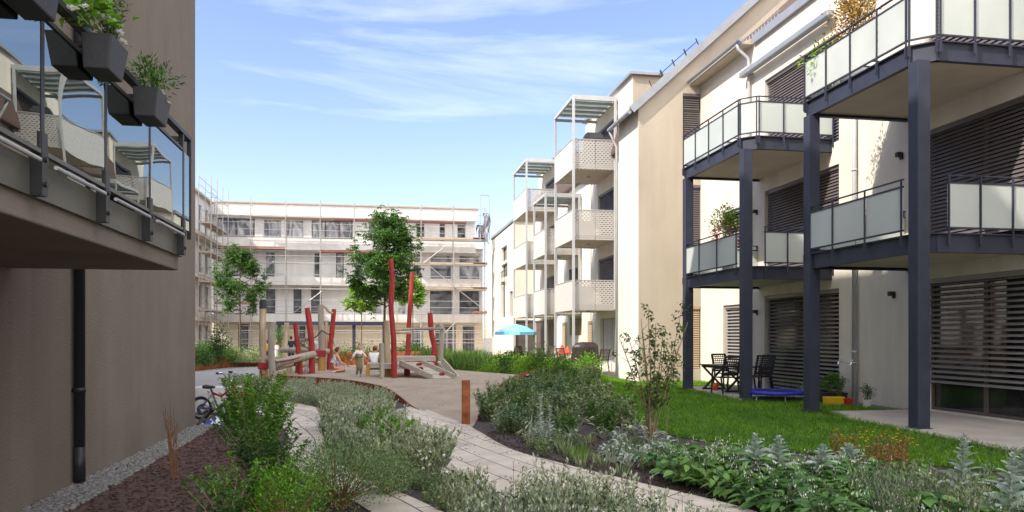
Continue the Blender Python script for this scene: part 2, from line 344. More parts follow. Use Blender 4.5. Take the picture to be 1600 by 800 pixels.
    def build(s, name, mats, parent=None, smooth=False, bevel=0):
        me = bpy.data.meshes.new(name); me.from_pydata(s.v, [], s.f); me.validate()
        if len(me.polygons) == len(s.m) and any(s.m): me.polygons.foreach_set('material_index', s.m)
        if smooth: me.polygons.foreach_set('use_smooth', [True] * len(me.polygons))
        me.update(); o = link(name, me, mats, parent)
        if bevel:
            b = o.modifiers.new('edge', 'BEVEL'); b.width = bevel; b.segments = 2; b.limit_method = 'ANGLE'
        return o
# foliage: quads in numpy
class Fol:
    def __init__(s): s.V = []; s.F = []; s.M = []; s.n = 0
    def _add(s, V, F, m):
        s.V.append(V); s.F.append(F + s.n); s.M.append(np.full(len(F), m) if np.isscalar(m) else m); s.n += len(V)
    def leaves(s, P, D, L, W, m=0, fold=.25, droop=.1, rng=RNG):
        P = np.asarray(P, float); D = np.asarray(D, float); k = len(P)
        if k == 0: return
        D = D / (np.linalg.norm(D, axis=1, keepdims=True) + 1e-9)
        rnd = rng.normal(size=(k, 3)); rnd[:, 2] = abs(rnd[:, 2]) + 1.2
        S = np.cross(D, rnd); S /= np.linalg.norm(S, axis=1, keepdims=True) + 1e-9
        Nn = np.cross(S, D)
        L = np.broadcast_to(L, (k,))[:, None]; W = np.broadcast_to(W, (k,))[:, None]
        mid = P + D * L * .45
        V = np.stack([P, mid + S * W * .5 + Nn * W * fold, P + D * L - Nn * L * droop, mid - S * W * .5 + Nn * W * fold], 1).reshape(-1, 3)
        s._add(V, np.arange(4 * k).reshape(-1, 4), m)
    def bigleaves(s, P, D, L, W, m=0, droop=.35, rng=RNG):
        """leaf with six stations so that a broad blade arches"""
        P = np.asarray(P, float); D = np.asarray(D, float); k = len(P)
        D = D / (np.linalg.norm(D, axis=1, keepdims=True) + 1e-9)
        rnd = rng.normal(size=(k, 3)) * .35; rnd[:, 2] = 1.5
        S = np.cross(D, rnd); S /= np.linalg.norm(S, axis=1, keepdims=True) + 1e-9
        Nn = np.cross(S, D); L = np.broadcast_to(L, (k,))[:, None]; W = np.broadcast_to(W, (k,))[:, None]
        st = [(0, .06), (.25, .42), (.55, .5), (.82, .28), (1, .02)]
        rows = []
        for t, w in st:
            c = P + D * L * t - np.array([0, 0, 1.]) * L * droop * t * t
            rows += [c + S * W * w + Nn * W * .16 * w, c - Nn * W * .12 * w, c - S * W * w + Nn * W * .16 * w]
        V = np.stack(rows, 1).reshape(-1, 3); F = []
        for i in range(4):
            for j in range(2): F.append([i * 3 + j, i * 3 + j + 1, i * 3 + j + 4, i * 3 + j + 3])
        F = (np.array(F)[None] + (np.arange(k) * 15)[:, None, None]).reshape(-1, 4)
        s._add(V, F, m)
    def tube(s, pts, rad, m=0, n=5):
        b = MB(); b.tube(pts, rad, n, caps=False); s._add(np.array(b.v), np.array(b.f), m)
    def arrays(s): return np.concatenate(s.V), np.concatenate(s.F), np.concatenate(s.M)
    def place(s, arr, loc, rz=0, sc=1.0, scz=None, tilt=0):
        V, F, Mi = arr; c, q = math.cos(rz), math.sin(rz); W = V * np.array([sc, sc, scz or sc])
        if tilt: W = W + np.outer(W[:, 2], [tilt * math.cos(rz * 3), tilt * math.sin(rz * 3), 0])
        s._add(np.stack([W[:, 0] * c - W[:, 1] * q, W[:, 0] * q + W[:, 1] * c, W[:, 2]], 1) + np.array(loc), F, Mi)
    def build(s, name, mats, parent=None, shade=False):
        V, F, Mi = s.arrays(); me = bpy.data.meshes.new(name)
        me.vertices.add(len(V)); me.vertices.foreach_set('co', V.ravel()); me.loops.add(F.size); me.loops.foreach_set('vertex_index', F.ravel().astype(np.int32))
        me.polygons.add(len(F)); me.polygons.foreach_set('loop_start', np.arange(0, F.size, 4, dtype=np.int32)); me.polygons.foreach_set('loop_total', np.full(len(F), 4, dtype=np.int32))
        for _ in mats: pass
        me.update(calc_edges=True)
        o = link(name, me, mats, parent); me.polygons.foreach_set('material_index', Mi.astype(np.int32)); me.update(); return o
def inpoly(x, y, P):
    c = False; n = len(P)
    for i in range(n):
        x1, y1 = P[i][0], P[i][1]; x2, y2 = P[(i + 1) % n][0], P[(i + 1) % n][1]
        if (y1 > y) != (y2 > y) and x < (x2 - x1) * (y - y1) / (y2 - y1) + x1: c = not c
    return c
def scatter(P, n, mind=0, rng=random):
    xs = [p[0] for p in P]; ys = [p[1] for p in P]; out = []; tries = 0
    while len(out) < n and tries < n * 60:
        tries += 1; x = rng.uniform(min(xs), max(xs)); y = rng.uniform(min(ys), max(ys))
        if not inpoly(x, y, P): continue
        if mind and any((x - a) ** 2 + (y - b) ** 2 < mind * mind for a, b in out): continue
        out.append((x, y))
    return out
def sheet(name, pts, z, m, kind='structure', label=None):
    me = bpy.data.meshes.new(name)
    from mathutils.geometry import tessellate_polygon
    vs = [Vector((p[0], p[1], z)) for p in pts]; tr = tessellate_polygon([vs])
    me.from_pydata(vs, [], [t for t in tr]); me.update()
    if sum(p.normal.z for p in me.polygons) < 0: me.flip_normals()
    o = link(name, me, m); tag(o, label, None, None, kind); return o
# ------------------------------------------------------------------ walls with openings
def wall(mb, o, ud, w, h, nrm, holes, depth=.18):
    """sheet of wall from corner o along ud, height h, facing nrm, with real openings and reveals"""
    o = Vector(o); ud = Vector(ud).normalized(); nrm = Vector(nrm); up = Vector((0, 0, 1))
    us = sorted({0, w} | {min(w, max(0, q)) for a in holes for q in (a[0], a[1])}); vs = sorted({0, h} | {min(h, max(0, q)) for a in holes for q in (a[2], a[3])})
    P = lambda a, b, d=0: o + ud * a + up * b - nrm * d
    flip = ud.cross(up).dot(nrm) < 0
    def q(a, b, c, d): mb.add([a, b, c, d], [(3, 2, 1, 0) if flip else (0, 1, 2, 3)])
    for i in range(len(us) - 1):
        for j in range(len(vs) - 1):
            cu = (us[i] + us[i + 1]) / 2; cv = (vs[j] + vs[j + 1]) / 2
            if any(a[0] < cu < a[1] and a[2] < cv < a[3] for a in holes): continue
            q(P(us[i], vs[j]), P(us[i + 1], vs[j]), P(us[i + 1], vs[j + 1]), P(us[i], vs[j + 1]))
    for a in holes:
        u0, u1, v0, v1 = a[:4]
        q(P(u0, v0), P(u1, v0), P(u1, v0, depth), P(u0, v0, depth)); q(P(u0, v1, depth), P(u1, v1, depth), P(u1, v1), P(u0, v1))
        q(P(u0, v0), P(u0, v0, depth), P(u0, v1, depth), P(u0, v1)); q(P(u1, v0, depth), P(u1, v0), P(u1, v1), P(u1, v1, depth))
def obox(mb, o, ud, nrm, u0, u1, d0, d1, z0, z1):
    o = Vector(o); a = o + Vector(ud) * u0 - Vector(nrm) * d0; b = o + Vector(ud) * u1 - Vector(nrm) * d1
    mb.box(a.x, b.x, a.y, b.y, o.z + z0, o.z + z1)
def window(root, o, ud, nrm, hole, kind='pane', frame='winframe', blind=None, drop=1.0, split=1, name='window', depth=.18, tiltopen=False, curtain=False, slatw=.07):
    u0, u1, v0, v1 = hole[:4]; f = MB(); d = depth
    t = .06
    obox(f, o, ud, nrm, u0, u0 + t, d - .06, d, v0, v1); obox(f, o, ud, nrm, u1 - t, u1, d - .06, d, v0, v1)
    obox(f, o, ud, nrm, u0 + t, u1 - t, d - .06, d, v0, v0 + t); obox(f, o, ud, nrm, u0 + t, u1 - t, d - .06, d, v1 - t, v1)
    for k in range(1, split):
        c = u0 + (u1 - u0) * k / split; obox(f, o, ud, nrm, c - .05, c + .05, d - .058, d - .002, v0 + t, v1 - t)
    w = f.build(name, M[frame], root)
    g = MB(); obox(g, o, ud, nrm, u0 + t, u1 - t, d - .03, d - .015, v0 + t, v1 - t); g.build('glass_pane', M[kind], w)
    if blind:
        b = MB(); hgt = (v1 - v0) * drop; st = .105 if tiltopen else .078; n = int(hgt / st); z = v1 - .12
        for k in range(n):
            zc = z - k * st
            if zc < v1 - hgt: break
            A = Vector(o) + Vector(ud) * (u0 + .03) - Vector(nrm) * (d - .12) + Vector((0, 0, zc))
            B = Vector(o) + Vector(ud) * (u1 - .03) - Vector(nrm) * (d - .12) + Vector((0, 0, zc))
            up = (Vector((0, 0, 1)) * .9 - Vector(nrm) * .42).normalized() if not tiltopen else (Vector((0, 0, 1)) * .6 - Vector(nrm) * .8).normalized()
            b.beam(A, B, .006, slatw if not tiltopen else .078, up)
        obox(b, o, ud, nrm, u0 + .01, u1 - .01, d - .17, d - .065, v1 - .10, v1 + .0)
        b.build('blind', M[blind], w)
    return w
UY = (0, 1, 0); NX = (-1, 0, 0); UX = (1, 0, 0); NY = (0, -1, 0)

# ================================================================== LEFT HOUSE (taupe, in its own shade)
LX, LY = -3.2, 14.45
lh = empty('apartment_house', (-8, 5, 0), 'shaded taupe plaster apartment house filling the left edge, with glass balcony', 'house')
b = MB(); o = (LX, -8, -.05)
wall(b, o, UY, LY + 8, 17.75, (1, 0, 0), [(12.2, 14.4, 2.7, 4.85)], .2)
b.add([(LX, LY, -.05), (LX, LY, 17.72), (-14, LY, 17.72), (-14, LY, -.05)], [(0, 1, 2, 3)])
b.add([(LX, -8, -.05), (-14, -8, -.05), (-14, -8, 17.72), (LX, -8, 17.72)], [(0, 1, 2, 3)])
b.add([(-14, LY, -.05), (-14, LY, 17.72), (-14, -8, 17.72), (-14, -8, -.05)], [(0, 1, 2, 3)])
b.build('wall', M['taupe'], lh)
MB().box(-14.2, LX + .12, -8.2, LY + .12, 17.72, 17.96).build('roof', M['zinc'], lh)
window(lh, o, UY, (1, 0, 0), (12.2, 14.4, 2.7, 4.85), split=2, depth=.2)
b = MB(); yp = 8.86; b.tube([(LX + .07, yp, 18), (LX + .07, yp, .05)], .055, 14)
for z in (1.0, 2.35, 4.2, 6.5): b.tube([(LX + .07, yp, z), (LX + .07, yp, z + .05)], .064, 14); b.box(LX, LX + .03, yp - .02, yp + .02, z, z + .04)
b.tube([(LX + .07, yp, .05), (LX + .07, yp, .42)], .0585, 14)
o_ = b.build('downpipe', M['black'], lh, smooth=True); tag(o_, 'black rainwater pipe running down the taupe wall')
# balcony
BX, BY = -1.80, 7.5
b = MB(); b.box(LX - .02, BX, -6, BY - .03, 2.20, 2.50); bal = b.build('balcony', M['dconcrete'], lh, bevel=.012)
tag(bal, 'concrete balcony slab with steel edge sheet and clear glass railing')
b = MB(); b.box(BX + .002, BX + .03, -6, BY, 2.33, 2.515); b.box(LX, BX + .03, BY, BY + .02, 2.33, 2.515); b.build('edge_sheet', M['steelgrey'], bal)
ys = [7.32, 6.29, 5.32, 4.37, 3.4, 2.45, 1.5, .5]
gx = BX + .085
for i, y in enumerate(ys):
    b = MB(); b.box(BX + .03, gx + .005, y - .035, y + .035, 2.33, 2.66); b.box(gx - .045, gx - .005, y - .02, y + .02, 2.6, 3.44)
    for z in (2.39, 2.52): b.tube([(gx + .005, y - .0, z), (gx + .018, y, z)], .014, 8)
    b.build('post', M['black'], bal)
    y0 = y + .03 if i else None
    if i + 1 < len(ys):
        g = MB(); g.box(gx - .02, gx - .008, ys[i + 1] + .028, y - .028, 2.57, 3.26); g.build('glass_panel', M['glass'], bal)
        for zr in (2.545, 3.258): r_ = MB(); r_.box(gx - .028, gx + .002, ys[i + 1] + .022, y - .022, zr, zr + .024); r_.build('glazing_rail', M['black' if zr > 3 else 'steelgrey'], bal)
        r_ = MB(); r_.tube([(gx + .02, ys[i + 1] + .1, 2.50), (gx + .02, y - .1, 2.50)], .012, 8); r_.build('clamp_tube', M['lalu'], bal)
g = MB(); g.box(gx - .02, gx - .008, 7.36, 7.55, 2.57, 3.26); g.box(LX + .1, gx - .03, 7.56, 7.572, 2.57, 3.26); g.build('glass_panel', M['glass'], bal)
b = MB(); b.box(gx - .06, gx, .4, 7.62, 3.42, 3.455); b.box(LX, gx - .06, 7.56, 7.62, 3.42, 3.455); b.box(gx - .035, gx + .0, 7.57, 7.60, 2.5, 3.42); b.build('handrail', M['black'], bal)
# ================================================================== left neighbour that shades the yard (beyond the left house)
nb = empty('apartment_block', (-14, 22, 0), 'tall plain rendered block hidden behind the shaded left house', 'building')
b = MB(); hs = [(1.5 + 3.2 * i, 3.0 + 3.2 * i, 1 + 3.1 * k, 2.6 + 3.1 * k) for i in range(3) for k in range(5)]
wall(b, (-9.6, 14.6, 0), UY, 11.9, 18, (1, 0, 0), hs)
b.add([(-9.6, 26.5, 0), (-9.6, 26.5, 18), (-20, 26.5, 18), (-20, 26.5, 0)], [(0, 1, 2, 3)]); b.add([(-20, 14.6, 0), (-20, 14.6, 18), (-9.6, 14.6, 18), (-9.6, 14.6, 0)], [(0, 1, 2, 3)]); b.add([(-20, 26.5, 0), (-20, 26.5, 18), (-20, 14.6, 18), (-20, 14.6, 0)], [(0, 1, 2, 3)])
b.build('wall', M['beige'], nb); b = MB(); wall(b, (-9.6, 26.72, 0), UY, 7.4, 13.5, (1, 0, 0), []); b.box(-20, -9.62, 26.72, 34.12, 0, 13.48); b.build('lower_wing', M['beige'], nb); MB().box(-20.2, -9.4, 26.73, 34.3, 13.5, 13.7).build('wing_roof', M['zinc'], nb); MB().box(-20.2, -9.4, 14.5, 26.7, 18, 18.2).build('roof', M['zinc'], nb)
for h_ in hs: window(nb, (-9.6, 14.6, 0), UY, (1, 0, 0), h_)

# ================================================================== RIGHT HOUSE NEAR (white, steel balconies)
B1X = 11.2; B1E = 25.45
rh = empty('apartment_house', (14, 10, 0), 'near white apartment house on the right with slate blue steel pillars', 'house')
oy = -8; o = (B1X, oy, 0)
H_ = lambda ya, yb, z0, z1: (ya - oy, yb - oy, z0, z1)
wins = []
for (z0, z1) in ((.08, 2.78), (3.3, 5.85), (6.42, 9.1)):
    wins.append((H_(9.9, 14.25, z0, z1), 'big', z0)); wins.append((H_(17.25, 20.95, z0, z1), 'far', z0))
    wins.append((H_(2.0, 6.5, z0, z1), 'big', z0))
wins.append((H_(22.35, 23.7, .35, 2.6), 'small', 0)); wins.append((H_(22.5, 23.75, 4.0, 5.65), 'small', 3)); 
b = MB(); wall(b, o, UY, B1E - oy, 10.45, NX, [w[0] for w in wins], .22)
b.add([(B1X, oy, 0), (B1X, oy, 10.45), (22, oy, 10.45), (22, oy, 0)], [(0, 1, 2, 3)])
b.build('wall', M['white'], rh)
for h_, k, z0 in wins:
    if k == 'small': window(rh, o, UY, NX, h_, blind='slatw', drop=1, depth=.22, tiltopen=True)
    elif k == 'far': window(rh, o, UY, NX, h_, blind='slat' if z0 > 1 else 'slatw', split=2, depth=.22, drop=1.0, tiltopen=z0 < 1)
    else: window(rh, o, UY, NX, h_, blind='slat' if z0 > 1 else 'slatw', split=3, depth=.22, drop=.80 if z0 < 1 else .93, tiltopen=z0 < 1)
# roof
b = MB(); sl = .91
prof = [(B1X - .05, 10.5), (18, 10.5 + sl * (18 - B1X + .05)), (18, 10.3 + sl * (18 - B1X)), (B1X + .15, 10.42)]
def ext(mb, pr, y0, y1):
    n = len(pr); vs = [(x, y0, z) for x, z in pr] + [(x, y1, z) for x, z in pr]
    mb.add(vs, [tuple(range(n)), tuple(range(2 * n - 1, n - 1, -1))] + [(i, n + i, n + (i + 1) % n, (i + 1) % n) for i in range(n)])
ext(b, [(B1X - .06, 10.46), (B1X - .06, 10.58), (18, 10.58 + sl * 6.86), (25, 10.58), (25, 10.46)], oy, B1E - .02); rf = b.build('roof', M['rooftile'], rh)
b = MB(); ext(b, [(B1X - .1, 10.40), (B1X - .1, 10.62), (B1X - .065, 10.62), (B1X - .065, 10.40)], oy, 21.5)
ext(b, [(B1X - .10, 10.38), (B1X - .10, 10.398), (B1X, 10.398), (B1X, 10.38)], oy, 21.5); b.build('eaves_flashing', M['zinc'], rf)
b = MB(); ext(b, [(10.78, 10.38), (10.78, 10.44), (11.25, 10.62), (11.25, 10.40)], 21.55, B1E - .03); b.build('eaves', M['beige'], rf)
b = MB()
for i in range(9):
    pass
gpts = []
vs = []; y0, y1 = 21.5, B1E - .05; n = 8
for y in (y0, y1):
    for i in range(n + 1): a = PI + PI * i / n; vs.append((10.72 + .07 * math.cos(a), y, 10.52 + .075 * math.sin(a)))
b.add(vs, [(i, i + 1, n + 2 + i, n + 1 + i) for i in range(n)]); b.add([vs[i] for i in range(n + 1)], [tuple(range(n + 1))]); b.add([vs[n + 1 + i] for i in range(n + 1)], [tuple(range(n + 1))]); b.build('gutter', M['zinc'], rf)
b = MB(); b.tube([(10.74, 21.75, 10.46), (10.76, 21.75, 10.3), (11.08, 21.75, 10.05), (11.12, 21.75, 9.8), (11.12, 21.75, .1)], .05, 12); b.build('downpipe', M['lalu'], rh, smooth=True)
b = MB(); b.tube([(11.11, 16.5, 10.3), (11.11, 16.5, .05)], .055, 12)
for z in (1.2, 3.5, 5.5, 8.0): b.tube([(11.11, 16.5, z), (11.11, 16.5, z + .05)], .065, 12)
b.build('downpipe', M['lalu'], rh, smooth=True)
b = MB()
for i in range(14):   # snow guard fins over the gutter
    y = 20.2 + i * .19; b.beam((B1X + .02, y, 10.60), (B1X + .02, y + .02, 10.86), .02, .02)
b.beam((B1X + .02, 20.1, 10.82), (B1X + .02, 22.8, 10.82), .02, .02); b.build('snow_guard', M['scaf'], rf)
b = MB(); b.beam((B1X - .19, 17.3, 9.58), (B1X - .19, 22.0, 9.58), .20, .17); b.beam((B1X - .045, 17.6, 9.58), (B1X - .045, 17.7, 9.58), .09, .12); b.beam((B1X - .045, 21.6, 9.58), (B1X - .045, 21.7, 9.58), .09, .12)
tag(b.build('awning_cassette', M['zinc'], rh, bevel=.03), 'rolled up awning in its long grey cassette')
for (y, z) in ((14.95, 5.5), (15.2, 2.5), (21.4, 5.3), (21.4, 2.3), (11.0 - 2.2, 5.5)):
    b = MB(); b.box(B1X - .02, B1X, y - .05, y + .05, z - .07, z + .07); b.box(B1X - .13, B1X - .02, y - .045, y + .045, z - .02, z + .08); b.build('wall_lamp', M['black'], rh)
# outdoor tap on the pipe
b = MB(); b.tube([(11.0, 16.25, .98), (11.0, 16.9, .98)], .018, 8); b.tube([(11.0, 16.3, .98), (10.9, 16.3, .98), (10.88, 16.3, .92)], .02, 8); b.tube([(11.0, 16.8, .98), (10.9, 16.8, .98), (10.88, 16.8, .92)], .02, 8); b.ring((10.95, 16.3, 1.03), (0, 0, 1), .04, .009, 12, 5); b.ring((10.95, 16.8, 1.03), (0, 0, 1), .04, .009, 12, 5); b.build('water_tap', M['chrome'], rh)

def steel_balcony(ya, yb, zb, full, lab):
    """zb: underside of the edge beam; full: railing also over the corner"""
    x0 = 8.86; c = .32
    out = [(B1X, ya), (x0 + c, ya), (x0, ya + c), (x0, yb), (B1X, yb)]
    b = MB(); ins = [(B1X - .002, ya + .12), (x0 + c + .04, ya + .12), (x0 + .12, ya + c + .04), (x0 + .12, yb - .1), (B1X - .002, yb - .1)]
    b.prism(ins, zb + .06, zb + .30); bal = b.build('balcony', M['concrete'], rh); tag(bal, lab)
    b = MB()
    for p, q in zip(out[:-1], out[1:]):
        P = Vector((p[0], p[1], 0)); Q = Vector((q[0], q[1], 0)); d = (Q - P).normalized(); n = Vector((-d.y, d.x, 0))
        if n.dot(Vector((10.5, (ya + yb) / 2, 0)) - P) < 0: n = -n
        m = n * .05; z = Vector((0, 0, 1))
        b.beam(P + m + z * (zb + .16), Q + m + z * (zb + .16), .02, .28)
        b.beam(P + m + n * .035 + z * (zb + .01), Q + m + n * .035 + z * (zb + .01), .10, .022); b.beam(P + m + n * .0 + z * (zb + .31), Q + m + n * .0 + z * (zb + .31), .12, .022)
    b.build('edge_beam', M['navy'], bal)
    segs = []
    if full: segs = [((x0 + c, ya), (B1X, ya), 3), ((x0, ya + c), (x0 + c, ya), 1), ((x0, yb), (x0, ya + c), 4)]
    else: segs = [((x0 + c + .16, ya), (B1X, ya), 3), ((x0, yb), (x0, ya + c + .12), 3)]
    segs.append(((B1X, yb), (x0, yb), 2))
    top = 1.28; gl0, gl1 = .42, 1.14
    for p, q, n in segs:
        P = Vector((p[0], p[1], zb)); Q = Vector((q[0], q[1], zb)); z = Vector((0, 0, 1)); d = (Q - P).normalized()
        rl = MB(); rl.beam(P + z * top, Q + z * top, .045, .02); rl.beam(P + z * (gl1 + .015), Q + z * (gl1 + .015), .03, .03); rl.beam(P + z * (gl0 - .015), Q + z * (gl0 - .015), .03, .03)
        nn = Vector((-d.y, d.x, 0)); 
        if nn.dot(Vector((10.5, (ya + yb) / 2, zb)) - P) < 0: nn = -nn
        for i in range(n + 1):
            X = P.lerp(Q, i / n); X = X - nn * .025
            if i == 0: X += d * .02
            if i == n: X -= d * .02
            rl.beam(X + z * .10, X + z * top, .026, .024); rl.beam(X + z * .12 - nn * .004, X + z * .30 - nn * .004, .05, .02)
        rl.build('railing', M['navy'], bal)
        for i in range(n):
            A = P.lerp(Q, i / n) + d * .012; B = P.lerp(Q, (i + 1) / n) - d * .012
            g = MB(); g.beam(A + z * (gl0 + gl1) / 2, B + z * (gl0 + gl1) / 2, .012, gl1 - gl0); g.build('glass_panel', M['frost'], bal)
    return bal
for k, (ya, yb, nm) in enumerate(((11.35, 14.85, 'near'), (17.5, 21.35, 'far'))):
    steel_balcony(ya, yb, 3.0, False, f'lower balcony of the {nm} pair with frosted glass railing')
    steel_balcony(ya, yb, 6.2, True, f'upper balcony of the {nm} pair with frosted glass railing')
    for y in (ya + .16, yb - .1):
        z1 = 6.2
        b = MB(); x0 = 8.83; s = .235; y0 = y - s / 2
        if y == yb - .1: pass
        b.box(x0, x0 + .235, y0, y0 + s, -.05, z1 - .002); b.box(x0 - .03, x0 + .265, y0 - .03, y0 + s + .03, .0, .065); b.build('pillar', M['navy'], rh, bevel=.006)
# near patio house continues: third balcony pair behind the camera keeps reflections honest
steel_balcony(2.0, 5.6, 3.0, False, 'lower balcony beside the camera with frosted glass'); steel_balcony(2.0, 5.6, 6.2, True, 'upper balcony beside the camera with frosted glass')
for y in (2.1, 5.4): MB().box(8.83, 9.06, y, y + .235, -.05, 6.198).build('pillar', M['navy'], rh)

# ================================================================== GABLE HOUSE (beige) with perforated balcony towers
gh = empty('apartment_house', (13, 35, 0), 'beige gabled apartment house in the middle with stacked perforated balconies', 'house')
GX = 8.9; GY = 25.45; s2 = .91; RX = 17.0
b = MB()
# gable wall with holes for the three stacked shutters
x_a, x_b = xy(1067, GY), B1X - .001
holes = [(x_a - GX, x_b - GX - .02, z0, z1) for z0, z1 in ((.45, 2.65), (3.9, 6.9), (8.0, 10.1))]
# rectangular part to 9.55, then triangle
wall(b, (GX, GY, 0), UX, RX + 8 - GX, 9.55, NY, [h for h in holes if h[3] < 9.6] + [(holes[2][0], holes[2][1], 8.0, 9.55)], .16)
zt = 9.55; tri0 = x_a; 
b.add([(GX, GY, zt), (tri0, GY, zt), (tri0, GY, zt + s2 * (tri0 - GX))], [(0, 1, 2)])
b.add([(tri0, GY, 10.1), (x_b - .02, GY, 10.1), (x_b - .02, GY, zt + s2 * (x_b - .02 - GX)), (tri0, GY, zt + s2 * (tri0 - GX))], [(0, 1, 2, 3)])
b.add([(x_b - .02, GY, zt), (RX + 8, GY, zt), (RX, GY, zt + s2 * (RX - GX)), (x_b - .02, GY, zt + s2 * (x_b - .02 - GX))], [(0, 1, 2, 3)])
b.build('gable_wall', M['beige'], gh)
for h_ in holes: window(gh, (GX, GY, 0), UX, NY, h_, blind='slat' if h_[2] > 1 else 'slatbg', depth=.16, slatw=.075)
b = MB(); wall(b, (GX, GY, 0), UY, 2.2, 9.6, NX, []); b.add([(GX, GY + 2.2, 0), (GX, GY + 2.2, 9.6), (10.3, GY + 2.2, 9.6), (10.3, GY + 2.2, 0)], [(0, 1, 2, 3)]); b.build('corner_wall', M['white'], gh)
FX = 10.25; fy0 = GY + 2.2; o = (FX, fy0, 0)
Fh = lambda ya, yb, z0, z1: (ya - fy0, yb - fy0, z0, z1)
fw = []
for (z0, z1) in ((2.95, 5.2), (5.95, 8.2)):
    fw += [Fh(32.2, 35.0, z0, z1), Fh(38.2, 40.6, z0, z1), Fh(43.6, 46.8, z0, z1)]
gw = []
for u0, u1, v0, v1, kd in ((938, 961, 497, 566, 'curt'), (918, 926, 502, 552, 'bg'), (890, 909, 492, 524, 'bg'), (878, 886, 504, 552, 'bg'), (855, 870, 502, 548, 'dk')):
    ya, yb = sorted((yx(u0, FX), yx(u1, FX))); z1 = min(2.62, zx((u0 + u1) / 2, v0, FX)); z0 = max(.1, zx((u0 + u1) / 2, v1, FX)); gw.append((Fh(ya, yb, z0, z1), kd))
yb0, yb1 = 46.8, 51.5; gw.append((Fh(44.2, 49.8, .1, 2.6), 'dk'))
dorm = [Fh(32.0, 35.0, 9.0, 11.2), Fh(43.6, 46.5, 9.0, 11.0)]
b = MB(); wall(b, o, UY, 50 - fy0, 9.4, NX, fw + [g for g, _ in gw] + [(d[0], d[1], 9.0, 9.4) for d in dorm], .2)
for (ya, yb, zt_, d) in ((30, 37.2, 12.25, dorm[0]), (42.3, 48.5, 12.0, dorm[1])):
    dd = (d[0] + fy0 - ya, d[1] + fy0 - ya, -.001, d[3] - 9.4)
    wall(b, (FX, ya, 9.4), UY, yb - ya, zt_ - 9.4, NX, [dd], .2)
b.build('wall', M['white'], gh)
b = MB()
for (ya, yb, zt_) in ((30, 37.2, 12.25), (42.3, 48.5, 12.0)):
    b = MB()
    wall(b, (FX, ya, 9.2), UX, 4.5, zt_ - 9.2, NY, []); wall(b, (FX, yb, 9.2), UX, 4.5, zt_ - 9.2, (0, 1, 0), []); dm = b.build('dormer', M['beige'], gh)
    MB().box(FX - .15, 14.9, ya - .15, yb + .15, zt_, zt_ + .11).build('dormer_roof', M['zinc'], dm)
for h_ in fw: window(gh, o, UY, NX, h_, blind='slat', drop=.8, depth=.2)
for d in dorm: window(gh, o, UY, NX, d, blind='slat', drop=.95, depth=.2)
for h_, kd in gw: window(gh, o, UY, NX, h_, blind={'bg': 'slatbg', 'dk': 'slatb', 'curt': None}[kd], depth=.2, split=3 if kd == 'curt' else 1)
ya, yb = 32.15, 34.4
b = MB()
for i in range(11):
    y = yx(960, FX) + .1 + i * .21; b.tube([(FX + .155, y, .3), (FX + .155, y, 2.4)], .035, 6)
b.build('curtain', M['teew'], gh)
# roof of the gable house: left slope over the corner, then over the facade
b = MB(); e = .28
ext(b, [(GX - e, zt - s2 * e + .04), (GX - e, zt - s2 * e + .20), (RX, zt + s2 * (RX - GX) + .22), (RX + 8.3, zt), (RX + 8.3, zt - .18), (RX, zt + s2 * (RX - GX) + .04)], GY - .12, 27.75)
ext(b, [(FX - .3, 9.40), (FX - .3, 9.52), (FX, 10.72), (RX, zt + s2 * (RX - GX) + .21), (RX, zt + s2 * (RX - GX)), (FX + .3, 9.4)], 27.76, 50)
rf = b.build('roof', M['rooftile'], gh)
b = MB(); x0 = GX - e - .02; z0 = zt - s2 * e
b.beam((x0, GY - .15, z0 + .09), (RX + .1, GY - .15, z0 + .09 + s2 * (RX + .1 - x0)), .05, .26, (0, 0, 1)); b.build('verge_board', M['zinc'], rf)
b = MB(); b.tube([(x0 - .05, GY - .1, z0 + .03), (x0 - .05, 27.8, z0 + .03)], .075, 10); b.build('gutter', M['zinc'], rf)
b = MB(); b.tube([(x0 - .05, 27.7, z0), (x0 + .1, 27.75, z0 - .3), (GX - .06, 27.72, z0 - .6), (GX - .06, 27.72, .1)], .05, 10); b.build('downpipe', M['lalu'], gh, smooth=True)
b = MB()
for x in (10.0, 10.45, 10.9, 11.35): 
    z = zt + s2 * (x - GX) + .2; b.beam((x, GY + .5, z), (x - .13, GY + .5, z + .28), .03, .03); b.beam((x, GY + 1.6, z), (x - .13, GY + 1.6, z + .28), .03, .03)
b.beam((9.85, GY + .5, zt + s2 * .95 + .45), (11.25, GY + .5, zt + s2 * 2.35 + .45), .03, .03); b.build('snow_guard', M['dark'], rf)
